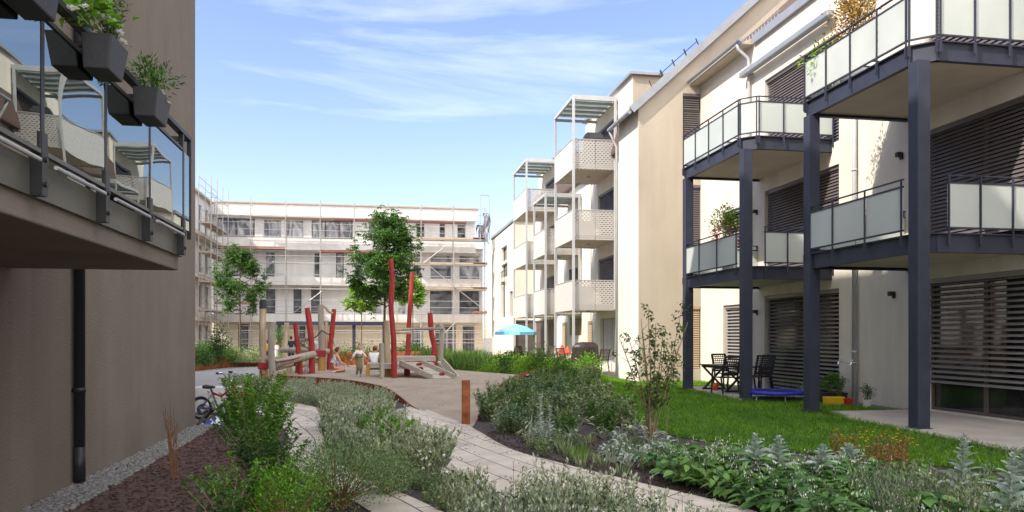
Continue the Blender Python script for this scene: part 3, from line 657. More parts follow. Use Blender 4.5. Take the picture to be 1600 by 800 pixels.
def perf_tower(ya, yb, x0, levels, top, lab):
    """perforated balconies between slim posts under a glazed pergola"""
    P = []
    for z in levels:
        b = MB(); b.box(x0 + .06, FX, ya + .06, yb - .06, z, z + .20); bl = b.build('balcony', M['concrete'], gh); tag(bl, lab)
        for nm, bx in (('side_panel', (x0, x0 + .035, ya, yb, z - .04, z + 1.24)), ('front_panel', (x0 + .06, (x0 + FX) / 2 - .01, ya - .0, ya + .03, z - .04, z + 1.24)), ('front_panel', ((x0 + FX) / 2 + .01, FX - .05, ya, ya + .03, z - .04, z + 1.24)), ('rear_panel', (x0 + .06, FX - .05, yb - .03, yb, z - .04, z + 1.24))):
            g = MB(); g.box(*bx); g.build(nm, M['perf'] if nm != 'side_panel' else M['perfside'], bl)
        b = MB(); b.beam((x0 - .0, ya - .0, z + 1.25), (x0, yb, z + 1.25), .04, .03); b.beam((x0, ya, z + 1.25), (FX, ya, z + 1.25), .04, .03); b.build('handrail', M['lalu'], bl)
        b = MB(); b.lathe([(.0, z - .09), (.07, z - .09), (.08, z - .01), (.08, z)], (9.4, (ya + yb) / 2, 0), 12); b.build('ceiling_lamp', M['lalu'], bl)
    for (x, y) in ((x0 + .02, ya - .05), (x0 + .02, yb + .02), (FX - .12, ya - .05)):
        b = MB(); b.box(x - .05, x + .05, y - .05, y + .05, 0 if x < 9 else levels[0], top); b.build('balcony_post', M['lalu'], gh)
    b = MB()
    b.beam((x0, ya, top), (FX, ya, top), .09, .20); b.beam((x0, yb, top - .08), (FX, yb, top - .08), .08, .12); b.beam((x0, ya, top), (x0, yb, top - .0), .08, .14)
    n = 5
    for i in range(1, n): y = ya + (yb - ya) * i / n; b.beam((x0, y, top - .02), (FX, y, top - .02), .07, .10)
    pg = b.build('pergola', M['lalu'], gh); tag(pg, 'glazed steel pergola over the top balcony')
    g = MB(); g.box(x0 + .05, FX - .02, ya + .05, yb - .05, top + .06, top + .075); g.build('roof_glass', M['frost'], pg)
m = bpy.data.materials.new('fine_perforated_sheet'); m.use_nodes = True
_b = m.node_tree.nodes['Principled BSDF']; _b.inputs['Roughness'].default_value = .5
_n = m.node_tree.nodes.new('ShaderNodeTexVoronoi'); _n.inputs['Scale'].default_value = 14; _n.feature = 'F1'; _t = m.node_tree.nodes.new('ShaderNodeTexCoord'); m.node_tree.links.new(_t.outputs['Object'], _n.inputs['Vector'])
m.node_tree.links.new(ramp2(m.node_tree, .2, .5, _n.outputs['Distance'], (.44, .42, .41), (.58, .56, .54)), _b.inputs['Base Color']); M['perfside'] = m
perf_tower(32.0, 35.3, 8.25, (2.75, 5.78, 8.82), 11.85, 'perforated balcony of the nearest, tallest tower')
perf_tower(38.0, 40.8, 8.35, (2.75, 5.78), 8.75, 'perforated balcony of the middle, lower tower')
perf_tower(43.3, 47.3, 8.4, (2.75, 5.78, 8.82), 11.7, 'perforated balcony of the farthest tower')

# ================================================================== small white end house
eh = empty('apartment_house', (12, 55, 0), 'small white flat roofed house at the end of the right row', 'house')
b = MB(); ex = 8.9; ey0 = 50.05; hs = []
for u0, u1, v0, v1 in ((783, 792, 385, 408), (783, 793, 412, 433), (783, 789, 440, 496), (796, 801, 455, 495)):
    ya, yb = sorted((yx(u0, ex), yx(u1, ex))); uc = (u0 + u1) / 2; hs.append((max(.1, ya - ey0), min(9.9, yb - ey0), zx(uc, v1, ex), zx(uc, v0, ex)))
wall(b, (ex, ey0, 0), UY, 10, 9.2, NX, hs, .25); wall(b, (ex, ey0, 0), UX, 8, 9.2, NY, [(.12, 1.32, .1, 2.65)], .2); b.box(ex, 17, ey0 + .3, 60, 9.15, 9.2); b.build('wall', M['white'], eh)
for h_ in hs: window(eh, (ex, ey0, 0), UY, NX, h_, depth=.25)
window(eh, (ex, ey0, 0), UX, NY, (.12, 1.32, .1, 2.65), depth=.2, blind='slatb')
MB().box(ex - .1, 17, ey0 - .1, 60.1, 9.2, 9.36).build('roof_edge', M['zinc'], eh)
b = MB(); ya, yb = sorted((yx(783, ex), yx(793, ex)))
b.beam((ex - .1, ya, 6.2), (ex - .1, yb, 6.2), .04, .04); b.beam((ex - .1, ya, 5.3), (ex - .1, yb, 5.3), .04, .04)
for i in range(5): y = ya + (yb - ya) * i / 4; b.beam((ex - .1, y, 5.3), (ex - .1, y, 6.2), .03, .03)
b.build('railing', M['dark'], eh)

# ================================================================== SITE BUILDING under scaffolding
sb = empty('building_under_construction', (-2, 65, 0), 'long white four storey building wrapped in scaffolding at the end of the yard', 'building')
SY = 61.0; sx0, sx1 = -12.3, 8.3; o = (sx0, SY, 0)
def px(u0, u1, v0, v1, Y=SY):
    uc = (u0 + u1) / 2
    return (xy(u0, Y) - sx0, xy(u1, Y) - sx0, zy(uc, v1, Y), zy(uc, v0, Y))
tops = [(339, 398), (411, 440), (444, 475), (487, 551), (575, 625), (650, 664), (687, 695), (714, 728)]
l2 = [(352, 384), (414, 430), (490, 500), (525, 537), (555, 569), (583, 597), (647, 658), (672, 706), (717, 750)]
l1 = [(394, 401), (414, 431), (457, 472), (486, 503), (583, 597), (622, 634), (672, 706), (717, 750)]
l0 = [(372, 388), (466, 478), (640, 662), (680, 712), (722, 742)]
W0 = [(max(.05, xy(a, SY) - sx0), xy(c, SY) - sx0, .3, 2.5) for a, c in l0]
W1 = [(xy(a, SY) - sx0, xy(c, SY) - sx0, 3.25, 5.35) for a, c in l1]
W2 = [(xy(a, SY) - sx0, xy(c, SY) - sx0, 6.1, 8.05) for a, c in l2]
b = MB(); wall(b, o, UX, sx1 - sx0, 2.85, NY, W0, .2); b.build('ground_floor_wall', M['sitecream'], sb)
b = MB(); wall(b, (sx0, SY, 2.85), UX, sx1 - sx0, 5.7, NY, [(a, c, z0 - 2.85, z1 - 2.85) for a, c, z0, z1 in W1 + W2], .2); b.build('wall', M['offwhite'], sb)
SY3 = 60.4; W3 = [(xy(a, SY3) - sx0, xy(c, SY3) - sx0, .55, 1.95) for a, c in tops]
b = MB(); wall(b, (sx0, SY3, 8.5), UX, xy(742, SY3) - sx0, 3.05, NY, W3, .2); b.add([(xy(742, SY3), SY3, 8.5), (xy(742, SY3), 70, 8.5), (xy(742, SY3), 70, 11.55), (xy(742, SY3), SY3, 11.55)], [(0, 1, 2, 3)]); b.build('top_floor_wall', M['offwhite'], sb)
b = MB(); b.add([(sx1, SY, 0), (sx1, 72, 0), (sx1, 72, 8.6), (sx1, SY, 8.6)], [(0, 1, 2, 3)]); b.box(sx0, sx1, SY3, 72, 8.5, 8.6); b.build('side_wall', M['offwhite'], sb)
tx = xy(744, SY3)
b = MB(); b.box(sx0 - .2, tx + .1, SY3 - .7, 72, 11.5, 11.62); b.build('roof', M['scafboard'], sb)
b = MB(); b.box(sx0, tx, SY3 - .6, SY3 - .02, 10.62, 11.5); b.build('roof_fascia', M['offwhite'], sb)
for z0, z1 in ((2.65, 3.25), (5.45, 6.05), (8.1, 8.85)):
    b = MB(); b.box(sx0, sx1 - .7 if z0 > 8 else sx1 - .3, SY - 1.15, SY - .0, z0, z0 + .22); b.box(sx0, sx1 - .7 if z0 > 8 else sx1 - .3, SY - 1.15, SY - 1.0, z0 + .22, z1); bb = b.build('balcony_parapet', M['offwhite'], sb)
    b = MB(); b.beam((sx0, SY - 1.1, z1 + .22), (sx1 - .4, SY - 1.1, z1 + .22), .035, .03); b.build('handrail', M['scaf'], bb)
for i, (W, zb, Yb, kinds) in enumerate(((W0, 0, SY, 'pane'), (W1, 0, SY, 'pane'), (W2, 0, SY, 'pane'), (W3, 8.5, SY3, 'film'))):
    for j, h_ in enumerate(W):
        k = 'sitepane' if kinds == 'pane' else kinds
        if i == 2 and j in (0, 1, 3, 8): k = 'film'
        if i == 1 and j in (4, 5): k = 'film'
        if i == 3 and j > 4: k = 'pane'
        window(sb, (sx0, Yb, zb), UX, NY, h_, kind=k, frame='pvc' if j % 3 else 'winframe', split=max(1, round((h_[1] - h_[0]) / 1.2)))
# wing on the left of the site building
wx = -12.3; b = MB(); hs = [(c, c + 1.0, z0, z0 + 1.9) for c in (10.5, 12.6) for z0 in (.5, 3.3, 6.1, 8.9)]
wall(b, (wx, 46, 0), UY, 15 - .6, 11.4, (1, 0, 0), hs, .2); b.add([(wx, 46, 0), (-20, 46, 0), (-20, 46, 11.4), (wx, 46, 11.4)], [(0, 1, 2, 3)]); wg = b.build('side_wing', M['offwhite'], sb)
b = MB(); b.box(-20, wx + .3, 45.8, 60.3, 11.4, 11.55); 
for z in (2.6, 5.4, 8.2): b.box(wx, wx + .9, 46.2, 60.0, z, z + .25)
b.build('floor_edge', M['concrete'], wg)
for h_ in hs: window(sb, (wx, 46, 0), UY, (1, 0, 0), h_)
# antennas / dome on the roof
b = MB(); b.ell((xy(541, 64), 64, 11.7), .75, .75, .5, 16, 8); o_ = b.build('satellite_dish', M['lalu'], smooth=True); tag(o_, 'small pale dish dome on the roof of the scaffolded building', 'satellite dish')

# ------------------------------------------------------------------ scaffold
sc_ = empty('scaffolding', (-2, 58.8, 0), 'tall tube scaffolding along the front of the white site building', 'scaffolding')
def scaffold(root, P0, P1, nbay, depth, levels, ztop, boards, redends=True, nseg=None):
    P0 = Vector(P0); P1 = Vector(P1); d = (P1 - P0) / nbay; n = Vector(depth)
    for i in range(nbay + 1):
        for s in (0, 1):
            p = P0 + d * i + n * s; b = MB(); b.tube([p, p + Vector((0, 0, ztop + (.15 if i % 2 else 0)))], .032, 6); b.build('standard', M['scaf'], root)
    for z in levels:
        b = MB()
        for s in (0, 1): b.tube([P0 + n * s + Vector((0, 0, z)), P1 + n * s + Vector((0, 0, z))], .02, 5)
        for dz in (.5, 1.0): b.tube([P0 + Vector((0, 0, z + dz)), P1 + Vector((0, 0, z + dz))], .017, 5)
        for i in range(nbay + 1): b.tube([P0 + d * i + Vector((0, 0, z)), P0 + d * i + n + Vector((0, 0, z))], .024, 5)
        b.build('ledger', M['scaf'], root)
    for (i0, i1, z, mt) in boards:
        b = MB(); A = P0 + d * i0 + n * .5 + Vector((0, 0, z + .05)); B = P0 + d * i1 + n * .5 + Vector((0, 0, z + .05)); b.beam(A, B, n.length - .08, .05)
        b.beam(P0 + d * i0 + n * .04 + Vector((0, 0, z + .14)), P0 + d * i1 + n * .04 + Vector((0, 0, z + .14)), .03, .13); b.build('walkway_board', M[mt], root)
xs0, xs1 = -11.6, 8.2
scaffold(sc_, (xs0, 58.4, 0), (xs1, 58.4, 0), 8, (0, .75, 0), (1.35, 3.25, 5.1, 7.0, 8.9, 10.35), 11.55,
         [(5, 8, 8.9, 'scafboard'), (5, 8, 7.0, 'scafboard'), (5, 8, 5.1, 'scafboard'), (0, 2, 7.95, 'scafred'), (3, 4.6, 7.8, 'scafred'), (0, 1.2, 3.9, 'scafboard'), (1, 3.4, 10.25, 'scafboard'), (3.4, 7.4, 10.2, 'scafred'), (7.6, 8.05, 3.3, 'scafred'), (7.6, 8.05, 5.15, 'scafred'), (7.6, 8.05, 7.05, 'scafred'), (7.6, 8.05, 8.95, 'scafred')])
def brace(x0, z0, x1, z1, y=58.36):
    b = MB(); b.tube([(x0, y, z0), (x1, y, z1)], .03, 6); b.build('brace', M['scaf'], sc_)
q = (xs1 - xs0) / 8
for (u0, v0, u1, v1) in ((663, 410, 702, 380), (668, 413, 712, 450), (712, 450, 760, 487), (457, 490, 503, 455), (393, 437, 428, 408), (690, 525, 712, 503)):
    brace(xy(u0, 58.4), zy(u0, v0, 58.4), xy(u1, 58.4), zy(u1, v1, 58.4))
b = MB(); xa, xb = xy(750, 58.4), xy(764, 58.4)
for x in (xa, xb): b.tube([(x, 58.3, 8.9), (x, 58.3, 12.4)], .035, 6)
b.tube([(xa, 58.3, 12.4), (xb, 58.3, 12.4)], .035, 6); b.build('hoist_frame', M['scaf'], sc_)
sw_ = empty('scaffolding', (-11.2, 54, 0), 'short scaffold tower on the wing beside the left house corner', 'scaffolding')
scaffold(sw_, (-11.35, 52.2, 0), (-11.35, 58.0, 0), 3, (.75, 0, 0), (1.35, 3.25, 5.1, 7.0, 8.9, 10.9), 12.0, [(0, 3, 7.0, 'scafboard'), (0, 3, 8.9, 'scafboard'), (0, 3, 3.25, 'scafboard'), (0, 3, 5.1, 'scafboard')])
# sheet of film blowing at the top right
b = MB(); x = xy(757, 58.2)
vs = []; 
for i in range(9):
    for j in range(5):
        vs.append((x - .15 + j * .13 + .12 * math.sin(i * .8), 58.15 + .12 * math.sin(j * 1.9 + i), 11.0 - i * .22 * (1 + .1 * j)))
b.add(vs, [(i * 5 + j, i * 5 + j + 1, (i + 1) * 5 + j + 1, (i + 1) * 5 + j) for i in range(8) for j in range(4)])
o_ = b.build('plastic_sheet', M['film'], smooth=True); tag(o_, 'loose pale plastic sheet hanging at the top right of the scaffold', 'plastic sheet')
so = o_.modifiers.new('thick', 'SOLIDIFY'); so.thickness = .01
# site fence
fe = empty('construction_fence', (0, 55.5, 0), 'low pale wire site fence in front of the scaffolded building', 'fence')
for i in range(6):
    xa = -10.5 + i * 3.1; xb = xa + 3.0; b = MB()
    for p, q_ in (((xa, .15), (xa, 2.0)), ((xb, .15), (xb, 2.0)), ((xa, .2), (xb, .2)), ((xa, 1.98), (xb, 1.98)), ((xa, 1.1), (xb, 1.1))): b.tube([(p[0], 55.5, p[1]), (q_[0], 55.5, q_[1])], .022, 5)
    for k in range(1, 12): b.tube([(xa + k * .25, 55.5, .2), (xa + k * .25, 55.5, 1.98)], .006, 3)
    b.build('fence_panel', M['scaf'], fe)
    b = MB(); b.box(xb - .1, xb + .2, 55.3, 55.7, -.02, .14); b.build('foot_block', M['concrete'], fe)
# navy canopy
cn = empty('canopy', (-1, 49, 0), 'low dark blue flat canopy on slim posts behind the playground', 'canopy')
xa, xb = xy(432, 49), xy(604, 49)
b = MB(); b.box(xa, xb, 48.9, 51.5, 2.28, 2.5); b.build('canopy_roof', M['navy'], cn)
for u in (436, 553, 600):
    x = xy(u, 49); b = MB(); b.box(x - .1, x + .1, 49, 49.2, 0, 2.28); b.build('post', M['navy'], cn)
# ------------------------------------------------------------------ ground
def cat(pts, n=6):
    out = []; P = [pts[0]] + list(pts) + [pts[-1]]
    for i in range(1, len(P) - 2):
        for k in range(n):
            t = k / n; a, b_, c, d = (Vector(P[j]) for j in (i - 1, i, i + 1, i + 2))
            out.append(.5 * ((2 * b_) + (c - a) * t + (2 * a - 5 * b_ + 4 * c - d) * t * t + (3 * b_ - a - 3 * c + d) * t ** 3))
    out.append(Vector(P[-2])); return out
def strip(name, L, Rr, z, m, thick=.05, nc=8):
    L = cat([gp(*p) for p in L]); Rr = cat([gp(*p) for p in Rr]); vs = []; uv = []; s = 0; t0 = None
    rows = len(L)
    for i in range(rows):
        c = (L[i] + Rr[i]) / 2
        if i: s += (c - pc).length
        pc = c; w = (L[i] - Rr[i]).length
        for j in range(nc + 1):
            t = j / nc; p = L[i].lerp(Rr[i], t); vs.append((p.x, p.y, z)); uv.append((s, t * w))
    fs = [(i * (nc + 1) + j, i * (nc + 1) + j + 1, (i + 1) * (nc + 1) + j + 1, (i + 1) * (nc + 1) + j) for i in range(rows - 1) for j in range(nc)]
    me = bpy.data.meshes.new(name); me.from_pydata(vs, [], fs); ul = me.uv_layers.new(name='UVMap')
    for lp in me.loops: ul.data[lp.index].uv = uv[lp.vertex_index]
    me.update()
    if sum(p.normal.z for p in me.polygons) < 0: me.flip_normals()
    o = link(name, me, m, recenter=False); so = o.modifiers.new('t', 'SOLIDIFY'); so.thickness = thick; so.offset = -1
    tag(o, kind='structure'); return o, [(p.x, p.y) for p in L], [(p.x, p.y) for p in Rr]
sheet('ground', [(-400, -100), (400, -100), (400, 600), (-400, 600)], -.012, M['ground'])
sheet('garden_soil', [(-3.3, -4), (11.0, -4), (11.0, 34), (4, 40), (-3.3, 24)], -.004, M['soil'])
strip('garden_path', [(560, 655), (630, 690), (690, 728), (770, 766), (860, 812), (980, 880), (1120, 1010)], [(648, 634), (727, 664), (793, 700), (885, 727), (1010, 758), (1180, 800), (1420, 885)], .012, M['paver'])
strip('side_path', [(330, 636), (412, 650), (447, 676), (447, 706), (478, 745), (558, 788), (660, 860)], [(400, 620), (497, 638), (502, 668), (512, 706), (556, 742), (650, 781), (790, 850)], .010, M['paver'])
pv = [gp(u, v) for u, v in ((440, 622), (405, 641), (330, 645), (300, 645))] + [Vector((-3.3, 14.6, 0)), Vector((-9.5, 14.6, 0)), Vector((-9.5, 40, 0)), gp(430, 571), gp(431, 600)]
sheet('paved_yard', pv, .004, M['asph'])
sheet('yard', [(-14, 33), (8.2, 33), (8.9, 60.5), (-14, 60.5)], .0, M['sand'])
# lawn
lawn = [gp(u, v) for u, v in ((938, 588), (948, 622), (990, 655), (1060, 683), (1200, 703), (1400, 722), (1600, 742))] + [Vector((7.4, 2, 0)), Vector((11.19, 2, 0)), Vector((11.19, 25.4, 0)), Vector((8.85, 25.4, 0)), Vector((8.85, 30.5, 0)), Vector((9.0, 32, 0))]
sheet('lawn', lawn, .004, M['turf'])
lawn2 = [gp(u, v) for u, v in ((700, 583), (835, 588), (905, 588))] + [Vector((9.0, 30.8, 0)), Vector((9.0, 50, 0)), gp(690, 562)]
sheet('back_lawn', lawn2, .004, M['turf'])
patio1 = [(8.55, -2), (11.18, -2), (11.18, 14.5), (9.15, 14.5), (8.75, 13.2), (8.45, 9)]
patio2 = [(8.75, 17.55), (11.18, 17.3), (11.18, 22.2), (9.0, 22.3)]
for P in (patio1, patio2):
    b = MB(); b.prism(P, -.04, .055); tag(b.build('patio', M['patio'], bevel=.01), kind='structure')
b = MB(); b.prism([(8.5, 31.5), (10.24, 31.5), (10.24, 49.9), (8.3, 49.9)], -.04, .05); tag(b.build('patio', M['patio']), kind='structure')
mulch = [(LX + .40, -3), (LX + .33, 14.3)] + [tuple(gp(u, v)[:2]) for u, v in ((330, 668), (400, 655), (440, 672), (440, 706), (470, 745), (548, 790), (640, 860))] + [(-.9, 2)]
sheet('mulch_bed', mulch, .0, M['mulch'])
# gravel strip at the wall: real pebbles
def pebbles(name, P, n, s0, s1, z=0, m='stone'):
    F = Fol(); oc = MB(); oc.ell((0, 0, 0), 1, .8, .55, 6, 4); V = np.array(oc.v); Q = np.array(oc.f)
    for (x, y) in scatter(P, n): F.place((V, Q, np.zeros(len(Q), int)), (x, y, z + .004 + random.random() * .015), random.random() * 6, random.uniform(s0, s1))
    return F.build(name, [M[m]])
me_ = pebbles('wall_gravel', [(LX, 3), (LX + .48, 3), (LX + .38, 14.4), (LX, 14.4)], 5600, .016, .042); tag(me_, 'loose grey gravel strip along the foot of the taupe wall', kind='stuff')
me_ = pebbles('wall_gravel', [(10.75, 14.6), (11.19, 14.6), (11.19, 17.2), (10.75, 17.2)], 900, .015, .035, .0); tag(me_, 'narrow grey gravel strip below the grey rainwater pipe', kind='stuff')
bits = Fol(); oc = MB(); oc.box(-1, 1, -.35, .35, -.2, .2); bv = (np.array(oc.v), np.array(oc.f), np.zeros(6, int))
for (x, y) in scatter(mulch, 6000): bits.place(bv, (x, y, .006 + random.random() * .012), random.random() * 6, random.uniform(.008, .026), tilt=.4)
tag(bits.build('mulch_chips', [M['mulch']]), 'loose red brown bark chips on the left bed', kind='stuff')

# playground surface
front = [gp(*p) for p in ((400, 600), (433, 600), (480, 602), (540, 607), (590, 617), (622, 627), (648, 638), (690, 654), (731, 670), (749, 652), (776, 623), (806, 603), (838, 591))]
back = [gpp(u, v) for u, v in ((428, 573), (448, 573), (480, 572), (520, 572), (560, 572), (590, 572), (620, 573), (660, 574), (700, 577), (735, 580), (770, 583), (800, 585), (834, 588))]
fr = cat(front, 5); bk = cat(back, 5); b = MB(); nr = 14; n = len(fr)
for i in range(nr + 1):
    for j in range(n):
        p = fr[j].lerp(bk[j], i / nr); b.v.append((p.x, p.y, zpl(p.y) + .008))
for i in range(nr):
    for j in range(n - 1): b.f.append((i * n + j, i * n + j + 1, (i + 1) * n + j + 1, (i + 1) * n + j)); b.m.append(0)
tag(b.build('play_ground_gravel', M['sand'], smooth=True), kind='structure')
# corten edging
def edging(pts, zt, label, zb=-.05, th=.012):
    vs = []; n = len(pts)
    for i, p in enumerate(pts):
        d = (pts[min(i + 1, n - 1)] - pts[max(0, i - 1)]); d.z = 0; d.normalize(); nn = Vector((-d.y, d.x, 0)) * th
        z = zt(p, i / (n - 1)); vs += [(p.x - nn.x, p.y - nn.y, zb), (p.x + nn.x, p.y + nn.y, zb), (p.x + nn.x, p.y + nn.y, z), (p.x - nn.x, p.y - nn.y, z)]
    b = MB(); fs = [(0, 1, 2, 3), tuple(4 * (n - 1) + k for k in (3, 2, 1, 0))]
    for i in range(n - 1):
        for k in range(4): fs.append((4 * i + k, 4 * i + (k + 1) % 4, 4 * i + 4 + (k + 1) % 4, 4 * i + 4 + k))
    b.add(vs, fs); return tag(b.build('steel_edging', M['corten']), label, 'edging')
e1 = [p - Vector((0, .03, 0)) for p in fr[5:32]]
edging(e1, lambda p, t: zpl(p.y) + .035 - .02 * t, 'rusty steel edge strip curving round the front of the play gravel')
edging([p + Vector((.03, 0, 0)) for p in fr[44:61]], lambda p, t: .10 + zpl(p.y), 'rusty steel edge strip between play gravel and right planting bed')
pl = [gp(u, v) for u, v in ((296, 581), (330, 577), (370, 573.5), (410, 572), (460, 571.3), (520, 571), (590, 571), (665, 571.5))]; pl = cat(pl, 4)
edging(pl, lambda p, t: .30 + .36 * sstep(0, .35, t) + .12 * sstep(.5, 1, t), 'long rusty steel wall of the raised planter behind the playground', th=.03)
soilp = [(p.x, p.y + .04) for p in pl] + [(pl[-1].x + .5, 44), (-10, 44)]
b = MB(); b.prism(soilp, .0, .30); tag(b.build('planter_soil', M['soil']), kind='structure')
p = gp(728, 663); b = MB(); b.box(p.x - .07, p.x + .07, p.y - .07, p.y + .07, -.1, .80); o_ = b.build('bollard', M['corten'], bevel=.004); tag(o_, 'short square rusty steel bollard where the paths meet', 'bollard')

# ------------------------------------------------------------------ playground logs
def logtube(b, pts, r0, r1, n=12, seed=0):
    q = cat([Vector(p) for p in pts], 4); k = len(q); rr = random.Random(seed)
    b.tube(q, [(r0 + (r1 - r0) * i / (k - 1)) * (1 + rr.uniform(-.06, .06)) for i in range(k)], n)
def post_px(pts, wpx, base_v, u_b):
    """upright log whose foot stands at the surveyed ground point, bends kept in its own plane"""
    base = gpp(u_b, base_v); Y = base.y; out = []
    for u, v in pts: out.append(Vector((xy(u, Y), Y, zy(u, v, Y))))
    d = Y / (CA - SA * (u_b - 800) / FPX)
    return base, out, wpx / FPX * d / 2
cl = empty('log_climbing_frame', gpp(460, 588), 'left climbing frame of leaning red and natural logs joined by beams', 'climbing frame')
def lp(root, pts, w, name='log_post', m='log', taper=.9, lab=None, sm=None):
    u, v = pts[-1]; base, P, r = post_px(pts, w, v, u); P = P[::-1]; P[0].z -= .15
    b = MB(); logtube(b, P, r, r * taper, seed=int(u)); o = b.build(name, M[m], root, smooth=False)
    if lab: tag(o, lab)
    return base
lp(cl, [(411, 480), (410, 520), (411, 560), (412, 592)], 11, lab='tall natural log post with a dark top and red collar')
lp(cl, [(425, 503), (424, 550), (427, 593)], 11, m='logend')
lp(cl, [(448, 504), (446, 535), (443, 575)], 8, m='log')
lp(cl, [(461, 504), (464, 530), (467, 553), (470, 585)], 8.5, m='red', taper=.85)
lp(cl, [(480, 481), (484, 510), (487, 545), (487, 584)], 10, m='red', taper=.85)
lp(cl, [(501, 477), (502, 520), (503, 582)], 10, m='logend')
lp(cl, [(522, 483), (519, 515), (516, 545), (515, 578)], 8.5, m='red', taper=.85)
lp(cl, [(510, 501), (510, 530), (508, 578)], 6, m='log')
def at_y(u, v, Y): return Vector((xy(u, Y), Y, zy(u, v, Y)))
Y1 = gpp(412, 592).y; Y5 = gpp(487, 584).y; Y6 = gpp(502, 582).y
b = MB(); b.tube([at_y(411, 482, Y1), at_y(411, 468, Y1)], [.12, .10], 12); b.build('post_cap', M['dark'], cl)
b = MB(); b.box(xy(404, Y1), xy(420, Y1), Y1 - .16, Y1 + .16, zy(411, 577, Y1), zy(411, 566, Y1)); b.build('red_collar', M['red'], cl, bevel=.03)
b = MB(); logtube(b, [at_y(406, 562, Y1), at_y(419, 561, Y1)], .10, .10); b.build('cross_log', M['logend'], cl)
b = MB(); logtube(b, [at_y(428, 569, Y1 + .2), at_y(455, 562, (Y1 + Y5) / 2), at_y(490, 553, Y5)], .14, .12); b.build('slanting_log', M['logend'], cl)
b = MB(); logtube(b, [at_y(440, 547, Y5 + 2), at_y(480, 547.5, Y5 + 1.2), at_y(514, 549, Y6 + .4)], .10, .10); b.build('cross_log', M['logend'], cl)
b = MB(); logtube(b, [at_y(429, 576, Y1 + .5), at_y(456, 569, Y5 + 1)], .09, .08); b.build('cross_log', M['log'], cl)
b = MB(); logtube(b, [at_y(464, 573, Y5 + .8), at_y(500, 562, Y6 + .4)], .10, .09); b.build('cross_log', M['log'], cl)
b = MB(); logtube(b, [at_y(478, 582, Y5 - .3), at_y(483, 566, Y5 + .6)], .09, .09); b.build('leaning_log', M['logend'], cl)
b = MB(); b.box(xy(494, Y6), xy(509, Y6), Y6 - .17, Y6 + .17, zy(502, 557, Y6), zy(502, 547, Y6)); b.build('red_collar', M['red'], cl, bevel=.03)
b = MB(); logtube(b, [at_y(502, 582, Y6 - .02), at_y(503, 557, Y6 - .02)], .135, .13); b.build('post_foot', M['ochre'], cl)
b = MB(); logtube(b, [at_y(412, 592, Y1 - .02), at_y(412, 578, Y1 - .02)], .135, .13); b.build('post_foot', M['ochre'], cl)
b = MB(); logtube(b, [at_y(504, 477, Y6), at_y(508, 480, Y6), at_y(514, 487, Y6 + .1), at_y(520, 489, Y6 + .2)], .05, .04, 8); b.build('branch', M['log'], cl)
b = MB(); logtube(b, [at_y(466, 586, Y5 + .6), at_y(467, 570, Y5 + .6)], .12, .12); b.build('log_stub', M['red'], cl)
b = MB(); logtube(b, [at_y(452, 581, Y5 + 1.4), at_y(452, 566, Y5 + 1.4)], .11, .11); b.build('log_stub', M['log'], cl)
for k, (A, B_) in enumerate((((430, 566), (487, 551)), ((486, 530), (503, 516)), ((503, 516), (519, 522)), ((468, 534), (486, 545)))):
    b = MB(); Ya = Y1 if k == 0 else Y6; P = at_y(*A, Ya - .1); Q = at_y(*B_, Y5 - .1); m_ = (P + Q) / 2 - Vector((0, 0, .06)); b.tube(cat([P, m_, Q], 4), .022, 6); b.build('rope', M['brickred'], cl)

rf_ = empty('play_platform', gpp(640, 590), 'right play platform with tall red logs, decks and a ramp with red holds', 'play platform')
lp(rf_, [(610, 404), (613, 440), (611, 480), (615, 530), (616, 591)], 9.5, m='red', taper=.78, lab='tallest red log post')
lp(rf_, [(644, 425), (642, 460), (639, 510), (636, 574)], 8, m='red', taper=.8)
lp(rf_, [(672, 489), (674, 520), (679, 545), (676, 578)], 9, m='red', taper=.9)
lp(rf_, [(604, 501), (605, 540), (606, 588)], 10.5, m='log')
lp(rf_, [(596, 536), (597, 592)], 8, m='logend', taper=.95)
lp(rf_, [(688, 507), (691, 520), (689, 550), (687, 584)], 8.5, m='logend')
Yr = gpp(616, 591).y; Yb = Yr + 3.2; zz = lambda v, Y: zy(640, v, Y)
def deck(x0, x1, y0, y1, z, name='deck', nb=5):
    b = MB()
    for i in range(nb): a = y0 + (y1 - y0) * i / nb; b.box(x0, x1, a + .008, a + (y1 - y0) / nb - .008, z - .05, z)
    b.box(x0, x1, y0 - .03, y0 + .0, z - .17, z - .052); return b.build(name, M['board'], rf_, bevel=.006)
zA = zy(640, 568, Yr + .3); deck(xy(598, Yr + .3), xy(679, Yr + .3), Yr + .35, Yr + 1.7, zA)
zB = zy(640, 557, Yr + 1.9); deck(xy(607, Yr + 1.9), xy(681, Yr + 1.9), Yr + 1.9, Yr + 3.0, zB)
deck(xy(574, Yr + 1.0), xy(600, Yr + 1.0), Yr + 1.0, Yr + 1.5, zA, 'bench_board', 2)
b = MB(); b.box(xy(574, Yr + 1.0), xy(600, Yr + 1.0), Yr + 1.5, Yr + 1.54, zA - .25, zA - .02); b.build('bench_front', M['board'], rf_)
for (u, w) in ((607, 10), (575, 6), (636, 9)):
    b = MB(); Yq = Yr + 1.0; b.box(xy(u - w / 2, Yq), xy(u + w / 2, Yq), Yq - .1, Yq + .12, zpl(Yq) - .05, zA - .053); b.build('deck_support', M['ochre' if u != 636 else 'red'], rf_)
